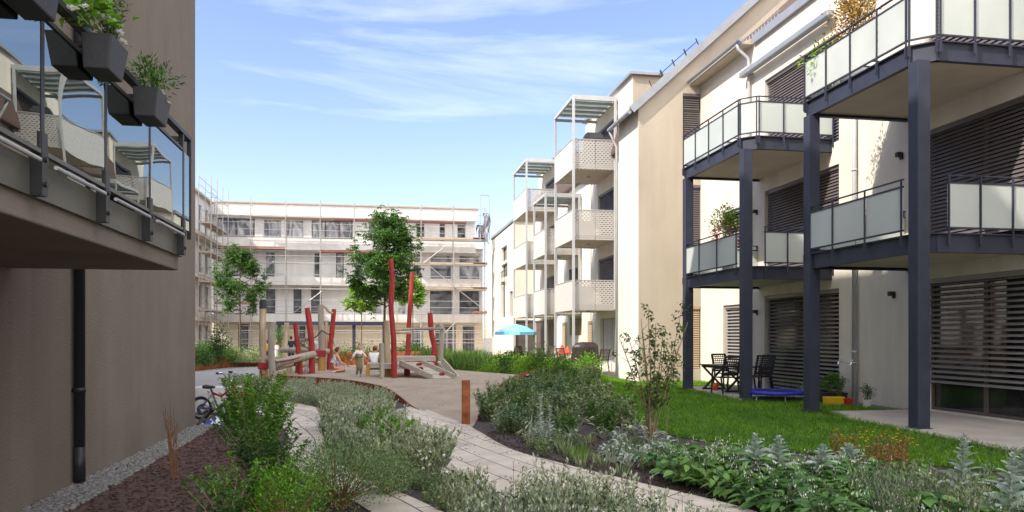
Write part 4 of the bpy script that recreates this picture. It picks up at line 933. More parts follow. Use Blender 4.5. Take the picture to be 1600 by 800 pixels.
# ramp
xa, xb = xy(628, Yr + .3), xy(661, Yr + .3); z1 = zA + .0; yf = Yr - .75; xf = .95
b = MB(); P = Vector((xa, Yr + .3, z1)); Q = Vector((xa + xf, yf, zpl(yf) + .03)); W = Vector((xb - xa - .1, 0, 0))
k = 4
for i in range(k):
    A = P.lerp(Q, i / k + .012); B_ = P.lerp(Q, (i + 1) / k - .012); A2 = A + W; B2 = B_ + W; dn = Vector((0, 0, -.04))
    b.add([A, B_, B2, A2, A + dn, B_ + dn, B2 + dn, A2 + dn], [(0, 1, 2, 3), (7, 6, 5, 4), (0, 4, 5, 1), (1, 5, 6, 2), (2, 6, 7, 3), (3, 7, 4, 0)])
rp = b.build('ramp', M['board'], rf_)
b = MB(); b.beam(P + Vector((-.06, 0, .04)), Q + Vector((-.06, 0, .04)), .07, .16); b.build('ramp_side', M['board'], rf_)
b = MB(); b.beam(P + W + Vector((.06, 0, .04)), Q + W + Vector((.06, 0, .04)), .07, .16); b.build('ramp_side', M['board'], rf_)
for s, t in ((.75, .12), (.30, .42), (.80, .80)):
    c = P.lerp(Q, t) + W * s; b = MB(); b.ell(c + Vector((0, 0, .03)), .10, .06, .05, 10, 6); b.ell(c + Vector((.03, -.02, .06)), .05, .05, .04, 8, 5); b.build('climbing_hold', M['red'], rp, smooth=True)
b = MB(); A = Vector((xy(690, Yr + .8), Yr + .8, zy(690, 565, Yr + .8))); B_ = Vector((xy(711, Yr + .4), Yr + .4, zpl(Yr))); b.beam(A, B_, .45, .05); b.beam(A + Vector((0, -.25, .05)), B_ + Vector((0, -.25, .05)), .06, .16); b.build('slide_board', M['board'], rf_)
b = MB(); logtube(b, [Vector((xy(608, Yb), Yb, zz(516, Yb))), Vector((xy(650, Yb), Yb, zz(514, Yb))), Vector((xy(694, Yb - 1.6), Yb - 1.6, zz(514, Yb - 1.6)))], .055, .05); b.build('cross_log', M['logend'], rf_)
b = MB(); logtube(b, [Vector((xy(602, Yb), Yb, zz(520, Yb))), Vector((xy(642, Yb), Yb, zz(519, Yb)))], .06, .06); b.build('cross_log', M['log'], rf_)
bs = gpp(564, 579); b = MB(); logtube(b, [bs - Vector((0, 0, .1)), Vector((bs.x, bs.y, zy(564, 536, bs.y)))], .12, .11); tag(b.build('log_stump', M['log']), 'lone natural log stump behind the standing toddler', 'log')
# sand pit kerb in front of the sitters
b = MB(); A = gpp(488, 583); B_ = gpp(604, 581); b.beam(A + Vector((0, 0, .03)), B_ + Vector((0, 0, .03)), .14, .07); tag(b.build('sandpit_kerb', M['board'], bevel=.01), 'pale timber kerb in front of the seated people', 'kerb')

# ------------------------------------------------------------------ people
def skin(verts, rads, edges, sub=2):
    me = bpy.data.meshes.new('tmp'); me.from_pydata(verts, edges, []); o = bpy.data.objects.new('tmp', me); COL.objects.link(o)
    s = o.modifiers.new('s', 'SKIN'); s.use_smooth_shade = True
    for i, r in enumerate(rads): me.skin_vertices[0].data[i].radius = (r, r) if not isinstance(r, tuple) else r
    me.skin_vertices[0].data[0].use_root = True
    u = o.modifiers.new('u', 'SUBSURF'); u.levels = sub; u.render_levels = sub
    bpy.context.view_layer.update(); dg = bpy.context.evaluated_depsgraph_get(); ev = o.evaluated_get(dg); m2 = bpy.data.meshes.new_from_object(ev)
    V = [v.co[:] for v in m2.vertices]; F = [tuple(p.vertices) for p in m2.polygons]
    bpy.data.objects.remove(o); bpy.data.meshes.remove(me); bpy.data.meshes.remove(m2); return V, F
def person(loc, rz, hgt, J, lab, hair='hairb', top=None, bottom=None, dress=None, cap=None, longhair=False, group=None, shoes='shoe', sleeves=.5):
    """J: joints for a body 1.7 m tall; facing -Y in its own frame"""
    k = hgt / 1.7; t = empty('person', (0, 0, 0), lab, 'person', group); b = MB()
    order = ['pel', 'bel', 'che', 'neck', 'sl', 'el', 'wl', 'sr', 'er', 'wr', 'hl', 'kl', 'al', 'tl', 'hr', 'kr', 'ar', 'tr']
    V = [J[n] for n in order]; rad = [.125, .115, .135, .055, .065, .043, .03, .065, .043, .03, .085, .06, .04, .035, .085, .06, .04, .035]
    E = [(0, 1), (1, 2), (2, 3), (2, 4), (4, 5), (5, 6), (2, 7), (7, 8), (8, 9), (0, 10), (10, 11), (11, 12), (12, 13), (0, 14), (14, 15), (15, 16), (16, 17)]
    v, f = skin(V, rad, E); b.add(v, f)
    h = Vector(J['head']); fw = Vector(J.get('face', (0, -1, 0))).normalized()
    R3 = Vector((0, -1, 0)).rotation_difference(fw).to_matrix()
    b.ell(h, .078, .095, .118, 14, 10, R3); b.tube([Vector(J['neck']) - Vector((0, 0, .02)), h - Vector((0, 0, .06))], [.055, .05], 10)
    b.ell(h + R3 @ Vector((0, -.095, -.02)), .014, .022, .024, 6, 5, R3)
    for s in (-1, 1): b.ell(h + R3 @ Vector((.078 * s, .01, -.01)), .012, .022, .032, 6, 5, R3)
    for side in ('l', 'r'):   # palm, four fingers and a thumb
        w = Vector(J['w' + side]); e = Vector(J['e' + side]); d = (w - e).normalized(); a = d.cross(Vector((0, 0, 1))); a = a.normalized() if a.length > .1 else Vector((1, 0, 0)); c = a.cross(d)
        b.ell(w + d * .05, .022, .022, .05, 8, 6, Vector((0, 0, 1)).rotation_difference(d).to_matrix())
        for i, l in enumerate((.06, .075, .07, .055)):
            p = w + d * .08 + a * (.027 - .018 * i); b.tube([p - d * .02, p + d * l * .5, p + d * l * .85 - c * .02], [.0085, .008, .006], 6)
        p = w + d * .03 + a * .022; b.tube([p, p + d * .03 + a * .025, p + d * .06 + a * .03], [.01, .009, .007], 6)
    me = b.build('body', M['skin'], t, smooth=True)
    hb = MB(); hc = h + R3 @ Vector((0, .022, .025)); hb.ell(hc, .088, .098, .115, 14, 8, R3)
    if longhair: hb.ell(h + R3 @ Vector((0, .09, .02)), .055, .05, .06, 10, 8, R3)
    hb.build('hair', M[hair], t, smooth=True)
    if cap:
        c = MB(); c.ell(h + R3 @ Vector((0, .005, .055)), .094, .108, .085, 14, 8, R3); q = h + R3 @ Vector((0, -.11, .055)); c.ell(q, .075, .075, .012, 12, 6, R3); c.build('cap', M[cap], t, smooth=True)
    def L(a, c, s): return tuple(Vector(J[a]).lerp(Vector(J[c]), s))
    if top:
        v, f = skin([J['pel'], J['bel'], J['che'], L('che', 'neck', .55), J['sl'], L('sl', 'el', sleeves), J['sr'], L('sr', 'er', sleeves)], [.15, .14, .155, .075, .085, .066, .085, .066], [(0, 1), (1, 2), (2, 3), (2, 4), (4, 5), (2, 6), (6, 7)])
        MB().add(v, f).build('shirt', M[top], t, smooth=True)
    if bottom:
        v, f = skin([L('pel', 'bel', .2), J['pel'], J['hl'], J['kl'], L('kl', 'al', .9), J['hr'], J['kr'], L('kr', 'ar', .9)], [.14, .15, .105, .08, .065, .105, .08, .065], [(0, 1), (1, 2), (2, 3), (3, 4), (1, 5), (5, 6), (6, 7)])
        MB().add(v, f).build('trousers', M[bottom], t, smooth=True)
    if dress:
        mk = tuple((Vector(J['kl']) + Vector(J['kr'])) / 2); ma = tuple((Vector(J['al']) + Vector(J['ar'])) / 2 + Vector((0, 0, .10)))
        v, f = skin([J['pel'], J['bel'], J['che'], L('che', 'neck', .35), mk, tuple(Vector(mk).lerp(Vector(ma), .4)), J['sl'], J['sr']], [.165, .145, .15, .07, .19, .17, .07, .07], [(0, 1), (1, 2), (2, 3), (0, 4), (4, 5), (2, 6), (2, 7)])
        MB().add(v, f).build('dress', M[dress], t, smooth=True)
    for s in ('l', 'r'):
        a = Vector(J['a' + s]); q = Vector(J['t' + s]); d = (q - a).normalized()
        MB().ell((a + q) / 2 - Vector((0, 0, .02)), .045, .12, .042, 10, 6, Vector((0, 1, 0)).rotation_difference(d).to_matrix()).build('shoe', M[shoes], t, smooth=True)
    t.location = loc; t.rotation_euler.z = rz; t.scale = (k, k, k); return t
ST = dict(pel=(0, 0, .92), bel=(0, -.01, 1.08), che=(0, 0, 1.28), neck=(0, .01, 1.46), head=(0, -.02, 1.58), sl=(.17, 0, 1.38), el=(.24, .02, 1.1), wl=(.25, -.10, .87), sr=(-.17, 0, 1.38), er=(-.24, .02, 1.1), wr=(-.25, -.10, .87),
          hl=(.09, 0, .86), kl=(.10, -.03, .48), al=(.10, .02, .08), tl=(.12, -.14, .035), hr=(-.09, 0, .86), kr=(-.10, -.03, .48), ar=(-.10, .02, .08), tr=(-.12, -.14, .035))
def mod(**k): d = dict(ST); d.update(k); return d
SIT = dict(pel=(0, .05, .14), bel=(0, .04, .30), che=(0, -.02, .50), neck=(0, -.05, .68), head=(0, -.09, .80), sl=(.17, -.02, .60), el=(.24, -.10, .36), wl=(.18, -.32, .22), sr=(-.17, -.02, .60), er=(-.24, -.10, .36), wr=(-.18, -.32, .22),
           hl=(.10, .0, .14), kl=(.17, -.40, .34), al=(.12, -.62, .08), tl=(.13, -.78, .04), hr=(-.10, .0, .14), kr=(-.17, -.40, .34), ar=(-.12, -.62, .08), tr=(-.13, -.78, .04))
KNEEL = dict(SIT); KNEEL.update(pel=(0, .05, .20), bel=(0, .02, .36), che=(0, -.04, .56), neck=(0, -.08, .74), head=(0, -.13, .86), sl=(.16, -.05, .67), sr=(-.16, -.05, .67), el=(.2, -.15, .42), wl=(.12, -.40, .25), er=(-.22, -.15, .42), wr=(-.16, -.42, .28),
             hl=(.09, .02, .19), kl=(.14, -.38, .12), al=(.14, .0, .07), tl=(.14, .16, .05), hr=(-.09, .02, .19), kr=(-.14, -.38, .12), ar=(-.14, .0, .07), tr=(-.14, .16, .05))
TOD = mod(head=(0, -.03, 1.56), sl=(.15, 0, 1.33), sr=(-.15, 0, 1.33), el=(.32, -.02, 1.12), wl=(.46, -.12, .98), er=(-.30, .02, 1.10), wr=(-.42, -.05, .95), kr=(-.10, -.12, .48), ar=(-.10, .10, .10), tr=(-.10, -.05, .05))
BEND = mod(bel=(0, -.10, 1.05), che=(0, -.30, 1.16), neck=(0, -.46, 1.20), head=(0, -.57, 1.18), face=(0, -.6, -.8), sl=(.17, -.34, 1.16), el=(.2, -.42, .90), wl=(.15, -.55, .70), sr=(-.17, -.34, 1.16), er=(-.2, -.42, .90), wr=(-.15, -.55, .70))
def ground_of(u, v): p = gpp(u, v); p.z = zpl(p.y) + .008; return p
person(ground_of(523, 582.5) + Vector((0, 0, .0)), R(110), 1.62, KNEEL, 'woman in a sleeveless blue and white floral dress kneeling with her back turned', dress='floral', longhair=True)
person(ground_of(561, 589), R(25), 1.06, dict(TOD, head=(0, -.03, 1.55)), 'toddler in olive dungarees and white shirt walking across the play gravel', hair='hairl', top='teew', bottom='olive', dress='olive', sleeves=1.35)
p = ground_of(585, 577); b = MB()
person(p, R(160), 1.74, SIT, 'man in white shirt and red cap sitting with his back to the log post', top='teew', bottom='navyc', cap='capred', sleeves=.7)
person(gp(432, 566, .25), R(200), 1.05, dict(ST), 'small child in a loose white dress standing behind the log posts', dress='teew', hair='hairb')
person(gp(418, 568, .25), R(170), 1.15, dict(ST), 'child in a yellow shirt half hidden by the tall log post', top='yellowc', bottom='brickred', hair='hairb')
person(gp(455, 569, .25), R(190), 1.35, dict(ST), 'figure in dark navy clothes standing between the red log posts', top='navyc', bottom='navyc', hair='hairb', sleeves=1.1)
person(gp(497, 571, .25), R(250), 1.62, BEND, 'adult in a grey shirt bending over the cross logs', top='greyc', bottom='greyc', hair='hairb', sleeves=.8)
q_ = Vector((xy(751, 58.8), 58.8, 8.98)); person(q_, R(190), 1.7, BEND, 'worker in dark clothes bending on the top scaffold walkway', top='navyc', bottom='navyc', hair='hairb', sleeves=1.2)
# ------------------------------------------------------------------ bicycle and toys at the house corner
def bicycle():
    t = empty('bicycle', (0, 0, 0), 'small red and purple childrens bicycle parked at the taupe house corner', 'bicycle')
    rw = .20; xb, xf = -.36, .36
    for x in (xb, xf):
        b = MB(); b.ring((x, 0, rw), (0, 1, 0), rw - .022, .022, 32, 8); w = b.build('wheel', M['rubber'], t, smooth=True)
        b = MB(); b.ring((x, 0, rw), (0, 1, 0), rw - .05, .009, 32, 6)
        for i in range(16): a = 2 * PI * i / 16; b.tube([(x, .012 * (-1) ** i, rw), (x + (rw - .05) * math.cos(a), 0, rw + (rw - .05) * math.sin(a))], .0022, 4)
        b.tube([(x, -.04, rw), (x, .04, rw)], .016, 10); b.build('rim', M['chrome'], w)
    F = MB(); bb = (-.06, 0, .20); st = (-.17, 0, .46); hd = (.20, 0, .56); hl = (.235, 0, .43)
    F.tube([(st[0] - .01, 0, .52), bb], .017, 8); F.tube([bb, hl], .022, 8)
    for s in (-.035, .035): F.tube([bb, (xb, s, rw)], .009, 6); F.tube([(st[0], 0, .42), (xb, s, rw)], .009, 6)
    F.build('frame', M['bikepurple'], t, smooth=True)
    F = MB(); F.tube([st, (.0, 0, .40), hd], .02, 8); F.tube([(.19, 0, .60), (.25, 0, .38)], .024, 10); F.ell((.215, 0, .50), .05, .03, .09, 10, 8); F.build('head_tube', M['bikered'], t, smooth=True)
    F = MB()
    for s in (-.045, .045): F.tube([(.25, s * .8, .40), (.29, s, .33), (xf, s, rw)], .011, 6)
    F.tube([(.25, -.045, .40), (.25, .045, .40)], .012, 6); F.build('fork', M['bikepurple'], t)
    H = MB(); H.tube([(.18, 0, .60), (.16, 0, .70)], .012, 8); H.tube(cat([Vector(q) for q in ((.05, -.24, .80), (.11, -.2, .80), (.16, -.08, .70), (.16, .08, .70), (.11, .2, .80), (.05, .24, .80))], 4), .011, 8); h = H.build('handlebar', M['chrome'], t, smooth=True)
    for s in (-1, 1): MB().tube([(.10, .205 * s, .80), (.02, .25 * s, .80)], .018, 8).build('grip', M['rubber'], h)
    S = MB(); S.ell((-.22, 0, .555), .12, .06, .03, 14, 8); S.ell((-.27, 0, .56), .06, .08, .035, 12, 8); S.build('saddle', M['black'], t, smooth=True)
    S = MB(); S.tube([(-.185, 0, .50), (-.20, 0, .55)], .012, 8); S.build('seat_post', M['chrome'], t)
    for x, a0 in ((xf, 20), (xb, 30)):
        G = MB()
        for k in range(9):
            a = R(a0 + k * 15); a2 = R(a0 + (k + 1) * 15); G.beam((x + .215 * math.cos(a), 0, rw + .215 * math.sin(a)), (x + .215 * math.cos(a2), 0, rw + .215 * math.sin(a2)), .05, .004, (0, 1, 0))
        G.build('mudguard', M['bikered' if x > 0 else 'whitep'], t)
    C = MB(); C.ring(bb, (0, 1, 0), .055, .006, 18, 5); C.tube([(-.06, .05, .20), (-.02, .05, .12)], .008, 6); C.tube([(-.06, -.05, .20), (-.10, -.05, .28)], .008, 6); C.box(-.05, .01, .05, .12, .11, .128); C.box(-.13, -.07, -.12, -.05, .272, .29); C.tube([(-.06, -.05, .2), (-.06, .05, .2)], .012, 6); C.build('crank', M['chrome'], t)
    C = MB(); C.beam((-.06, .045, .20), (xb, .045, rw), .006, .075); C.build('chain_guard', M['whitep'], t)
    return t
bk_ = bicycle(); p = gp(346, 657); bk_.location = (p.x, p.y, .01); bk_.rotation_euler.z = R(-14); bk_.scale = (1.12,) * 3
# white toy storage box with wheels behind it
t = empty('toy_trailer', (0, 0, 0), 'white plastic toy trailer standing behind the small bicycle', 'trailer')
b = MB(); b.add([(-.30, -.13, .12), (.18, -.13, .12), (.30, -.13, .42), (-.34, -.13, .42), (-.30, .13, .12), (.18, .13, .12), (.30, .13, .42), (-.34, .13, .42)], [(0, 1, 2, 3), (7, 6, 5, 4), (0, 4, 5, 1), (1, 5, 6, 2), (2, 6, 7, 3), (3, 7, 4, 0)]); b.build('box', M['whitep'], t, bevel=.015)
for x in (-.2, .12):
    for y in (-.16, .16): MB().ring((x, y, .085), (0, 1, 0), .06, .025, 18, 8).build('wheel', M['rubber'], t, smooth=True)
p = gp(333, 650); t.location = (p.x + .05, p.y + .4, .0); t.rotation_euler.z = R(-8); t.scale = (1.35,) * 3
def crumple(name, loc, rx, ry, hz, m, seed, lab, cat_):
    rr = random.Random(seed); n = 26; b = MB(); ph = [rr.uniform(0, 6) for _ in range(6)]
    for i in range(n):
        for j in range(n):
            x = (i / (n - 1) - .5) * 2; y = (j / (n - 1) - .5) * 2; r = min(1, math.hypot(x, y)); e = max(0, 1 - r ** 3)
            z = hz * e * (.55 + .28 * math.sin(5 * x + ph[0] + 2 * math.sin(3 * y + ph[1])) + .22 * math.sin(8 * y + ph[2] + 2 * x))
            b.v.append((x * rx * (1 + .1 * math.sin(6 * y + ph[3])), y * ry * (1 + .1 * math.sin(5 * x + ph[4])), max(.004, z)))
    for i in range(n - 1):
        for j in range(n - 1): b.f.append((i * n + j, (i + 1) * n + j, (i + 1) * n + j + 1, i * n + j + 1)); b.m.append(0)
    o = b.build(name, M[m], smooth=True); o.location = loc; so = o.modifiers.new('t', 'SOLIDIFY'); so.thickness = .006; return tag(o, lab, cat_)
p = gp(338, 663); crumple('towel', (p.x, p.y, .012), .27, .16, .13, 'towel', 3, 'crumpled blue and white striped towel on the ground below the bicycle', 'towel')
p = gp(312, 664); crumple('bag', (p.x + .04, p.y + .1, .012), .10, .09, .14, 'black', 5, 'small black cloth bag on the gravel at the house corner', 'bag')

# ------------------------------------------------------------------ patio furniture
def slat_chair(mt='black'):
    t = empty('patio_chair'); b = MB(); b.box(-.24, .24, -.24, .22, .42, .445); b.build('seat', M[mt], t, bevel=.01)
    b = MB()
    def bp(x, s): return Vector((x, .22 + s * .16, .44 + s * .56))
    for x in (-.24, .24): b.beam(bp(x, 0), bp(x, 1), .04, .03, (0, 1, 0))
    for s in (.12, .98): b.beam(bp(-.24, s), bp(.24, s), .05, .02, (0, 1, .3))
    for k in range(7): b.beam(bp(-.20 + k * .0667, .1), bp(-.20 + k * .0667, 1), .018, .01, (0, 1, 0))
    for k in range(7): b.beam(bp(-.23, .2 + k * .11), bp(.23, .2 + k * .11), .01, .022, (0, 0, 1))
    b.build('backrest', M[mt], t)
    for x in (-.25, .25):
        b = MB(); b.beam((x, -.22, .66), (x, .30, .68), .05, .025); b.build('armrest', M[mt], t)
        for (y0, y1, zt) in ((-.20, -.26, .66), (.20, .30, .44)):
            b = MB(); b.beam((x, y0, zt), (x, y1, 0), .035, .035); b.build('leg', M[mt], t)
    return t
G1 = 'dark patio chairs round the table'
ch = slat_chair(); zp_ = .055
cx, cy = 9.95, 20.3
spots = [((9.22, 19.4), 8, 'dark slatted patio chair with its back to the lawn, left of the pillar'),
         ((10.25, 19.55), 120, 'dark slatted patio chair turned sideways right of the pillar'),
         ((10.55, 20.05), 105, 'dark slatted patio chair leaning closest to the large blind'),
         ((10.25, 21.5), 190, 'dark slatted patio chair on the sunny far side of the table')]
for i, ((x, y), a, lab) in enumerate(spots):
    c = ch if i == 0 else copy_tree(ch); c.location = (x, y, zp_); c.rotation_euler.z = R(180 + a); tag(c, lab, 'chair', G1)
t = empty('patio_table', (0, 0, 0), 'dark rectangular patio table between the slatted chairs', 'table')
b = MB()
for i in range(9): b.box(-.75, .75, -.42 + i * .094, -.42 + i * .094 + .085, .70, .73)
b.box(-.70, .70, -.35, -.31, .64, .70); b.box(-.70, .70, .31, .35, .64, .70); b.build('tabletop', M['black'], t)
for x in (-.62, .62):
    b = MB(); b.beam((x, -.32, .64), (x, .32, .03), .05, .05); b.beam((x, .32, .64), (x, -.32, .03), .05, .05); b.beam((x, -.36, .025), (x, .36, .025), .06, .045); b.build('leg', M['black'], t)
t.location = (cx - .25, cy + .1, zp_); t.rotation_euler.z = R(95)
b = MB(); b.lathe([(.0, 0), (.08, 0), (.11, .2), (.105, .2), (.075, .02), (0, .02)], (0, 0, 0), 18); o_ = b.build('plant_pot', M['redball'], smooth=True); o_.location = (9.5, 20.6, zp_); tag(o_, 'small orange pot on the patio beneath the dark table', 'pot')
# trampoline
t = empty('trampoline', (0, 0, 0), 'small round blue trampoline at the lawn edge between two pillars', 'trampoline')
b = MB(); n = 36; vs = []
for r_, z in ((.47, .22), (.47, .245), (.66, .245), (.68, .20), (.66, .16)):
    for j in range(n): vs.append((r_ * math.cos(2 * PI * j / n), r_ * math.sin(2 * PI * j / n), z))
b.add(vs, [(i * n + j, i * n + (j + 1) % n, (i + 1) * n + (j + 1) % n, (i + 1) * n + j) for i in range(4) for j in range(n)]); b.build('pad', M['blueP'], t, smooth=True)
b = MB(); b.lathe([(.0, .205), (.52, .21), (.52, .215), (0, .212)], (0, 0, 0), 36); b.build('mat', M['black'], t)
for i in range(6): a = R(60 * i + 20); b = MB(); b.tube([(.6 * math.cos(a), .6 * math.sin(a), .18), (.62 * math.cos(a), .62 * math.sin(a), 0)], .014, 8); b.build('leg', M['scaf'], t)
p = gp(1218, 627); t.location = (p.x + .02, p.y + .22, .01); t.scale = (1.1, 1.1, 1.0)
# pots by the pipe
def pot(x, y, r, h, m, lab, box=False, z=.0):
    if box:
        b = MB(); b.add([(-r, -r * .45, 0), (r, -r * .45, 0), (r, r * .45, 0), (-r, r * .45, 0), (-r * 1.1, -r * .55, h), (r * 1.1, -r * .55, h), (r * 1.1, r * .55, h), (-r * 1.1, r * .55, h)], [(0, 3, 2, 1), (4, 5, 6, 7), (0, 1, 5, 4), (1, 2, 6, 5), (2, 3, 7, 6), (3, 0, 4, 7)]); o = b.build('planter_box', M[m], bevel=.008)
    else:
        b = MB(); b.lathe([(0, 0), (r * .72, 0), (r, h), (r * 1.06, h), (r * 1.06, h - .03), (r * .9, h - .03), (0, h - .04)], (0, 0, 0), 20); o = b.build('flower_pot', M[m], smooth=False)
    o.location = (x, y, z); return tag(o, lab, 'pot')
ppos = lambda u, v: gp(u, v)
# ------------------------------------------------------------------ plant makers (arrays first, so that masses and single plants share them)
rng = RNG
def U(a, b, n=None): return rng.uniform(a, b, n)
def herb(n=20, h=.45, rad=.16, nl=9, L=.075, W=.02, tips=True, up=.9, seedm=0):
    """clump of leafy upright stems; mats 0 leaf, 1 stem, 2 tip"""
    F = Fol(); P = []; D = []; LL = []
    for k in range(n):
        a = U(0, 6.28); r0 = rad * math.sqrt(U(0, 1)) * .6; r1 = r0 + U(.02, .16) * h / .45; hh = h * U(.6, 1.1)
        p0 = np.array([r0 * math.cos(a), r0 * math.sin(a), 0]); p2 = np.array([r1 * math.cos(a), r1 * math.sin(a), hh]); p1 = (p0 + p2) / 2 + np.array([0, 0, hh * .12])
        F.tube([p0, p1, p2], [.004, .003, .0015], 1, 4)
        for i in range(nl):
            t = .12 + .85 * i / nl; c = p0 * (1 - t) ** 2 + 2 * p1 * t * (1 - t) + p2 * t * t
            for s in (0, 1):
                b_ = U(0, 6.28); P.append(c); D.append([math.cos(b_), math.sin(b_), up * U(.4, 1.4)]); LL.append(L * (1.2 - .6 * t) * U(.8, 1.2))
        if tips:
            for i in range(5): P.append(p2 + rng.normal(size=3) * .008); D.append([U(-.4, .4), U(-.4, .4), 1]); LL.append(-.035)
    LL = np.array(LL); tip = LL < 0; P = np.array(P); D = np.array(D)
    F.leaves(P[~tip], D[~tip], LL[~tip], W * U(.8, 1.2, (~tip).sum()), 0)
    if tip.any(): F.leaves(P[tip], D[tip], -LL[tip], .014, 2)
    return F.arrays()
def bush(rx=.4, rz=.45, zc=.5, nc=38, nl=60, L=.05, W=.025, cr=.10, stems=9, ry=None, up=.5, shell=.55, flat=1.0):
    """shrub of leaf clumps on stems: mats 0 leaf, 1 stem"""
    F = Fol(); ry = ry or rx
    for k in range(nc):
        d = rng.normal(size=3); d /= np.linalg.norm(d); r = shell + (1 - shell) * U(0, 1) ** .5 if U(0, 1) > .25 else U(.1, .7)
        r *= U(.8, 1.12); c = np.array([d[0] * rx * r, d[1] * ry * r, max(.06, zc + d[2] * rz * r)])
        m = int(nl * U(.6, 1.3)); q = rng.normal(size=(m, 3)) * cr * np.array([1, 1, flat]); P = c + q
        P[:, 2] = np.maximum(P[:, 2], .01)
        D = q / (np.linalg.norm(q, axis=1, keepdims=True) + 1e-6) + d * .6 + rng.normal(size=(m, 3)) * .5 + np.array([0, 0, up])
        F.leaves(P, D, L * U(.7, 1.25, m), W * U(.8, 1.2, m), 0, droop=.2)
        if k < stems * 2:
            b0 = np.array([U(-.06, .06), U(-.06, .06), 0]); F.tube([b0, (b0 + c) / 2 + rng.normal(size=3) * .02 + np.array([0, 0, .03]), c], [.008, .006, .003], 1, 5)
    return F.arrays()
def shoots(n=14, h=.8, rad=.2, L=.05, W=.022, nl=26, spread=.25):
    """upright leafy shoots: mats 0 leaf, 1 stem"""
    F = Fol()
    for k in range(n):
        a = U(0, 6.28); r0 = rad * math.sqrt(U(0, 1)); hh = h * U(.55, 1.08); lean = U(.2, 1) * spread
        p0 = np.array([r0 * math.cos(a) * .5, r0 * math.sin(a) * .5, 0]); p2 = np.array([(r0 + lean) * math.cos(a), (r0 + lean) * math.sin(a), hh]); p1 = (p0 + p2) / 2 + np.array([-.04 * math.cos(a), -.04 * math.sin(a), hh * .1])
        F.tube([p0, p1, p2], [.006, .0045, .002], 1, 5)
        t = np.repeat(np.linspace(.15, 1, nl), 3)[:, None]; m = len(t); c = p0 * (1 - t) ** 2 + 2 * p1 * t * (1 - t) + p2 * t * t + rng.normal(size=(m, 3)) * .012
        b_ = U(0, 6.28, m); D = np.stack([np.cos(b_), np.sin(b_), U(.1, 1.1, m)], 1); F.leaves(c, D, L * U(.6, 1.25, m), W * U(.8, 1.2, m), 0, droop=.15)
    return F.arrays()
def comfrey(n=46, r=.26, h=.27, L=.155, W=.078, flowers=3):
    """mats 0 leaf, 1 stem, 2 flower"""
    F = Fol(); P = []; D = []
    for k in range(n):
        a = U(0, 6.28); q = U(0, 1); rr = r * q ** .6; P.append([rr * math.cos(a), rr * math.sin(a), h * U(.35, 1) * (1 - .35 * q)]); D.append([math.cos(a), math.sin(a), U(.1, .8) * (1.2 - q)])
        F.tube([np.array([.1 * rr * math.cos(a), .1 * rr * math.sin(a), 0]), np.array(P[-1]) * np.array([.6, .6, .6]), np.array(P[-1])], [.006, .005, .003], 1, 4)
    F.bigleaves(P, D, L * U(.6, 1.15, n), W * U(.7, 1.1, n), 0, droop=.45)
    P = []; D = []
    for k in range(flowers):
        a = U(0, 6.28); rr = r * U(.3, 1.1); c = np.array([rr * math.cos(a), rr * math.sin(a), h * U(.85, 1.25)]); F.tube([c * np.array([.7, .7, .5]), c], [.004, .002], 1, 4)
        for j in range(5): P.append(c + rng.normal(size=3) * .016); D.append([U(-.5, .5), U(-.5, .5), -1])
    if P: F.leaves(P, D, .024, .013, 2)
    return F.arrays()
def mullein(h=1.0, lean=0.0, L0=.26, nspike=.25):
    """tiered felted leaves on one stem, mats 0 leaf 1 stem"""
    F = Fol(); F.tube([np.array([0, 0, 0]), np.array([lean * .4, 0, h * .5]), np.array([lean, 0, h])], [.016, .012, .006], 1, 7)
    P = []; D = []; L = []; W = []; n = 46
    for k in range(n):
        t = k / n; a = k * 2.4; l = L0 * (1 - t) ** .75 + .035; P.append([lean * t, 0, .03 + h * .92 * t]); D.append([math.cos(a), math.sin(a), .25 + .9 * t]); L.append(l * U(.85, 1.1)); W.append(l * .36)
    F.bigleaves(P, D, np.array(L), np.array(W), 0, droop=.35)
    P = []; D = []
    for k in range(70):
        t = 1 - nspike + nspike * U(0, 1); a = U(0, 6.28); P.append([lean * t + .012 * math.cos(a), .012 * math.sin(a), h * t]); D.append([math.cos(a), math.sin(a), .8])
    F.leaves(P, D, .03, .018, 0)
    return F.arrays()
def tuft(n=60, h=.4, r=.05, W=.006, spread=.5):
    F = Fol(); P = []; D = []; L = []
    a = U(0, 6.28, n); rr = r * np.sqrt(U(0, 1, n)); P = np.stack([rr * np.cos(a), rr * np.sin(a), np.zeros(n)], 1); D = np.stack([np.cos(a) * spread * U(.1, 1, n), np.sin(a) * spread * U(.1, 1, n), np.ones(n)], 1)
    F.bigleaves(P, D, h * U(.6, 1.1, n), W, 0, droop=.25); return F.arrays()
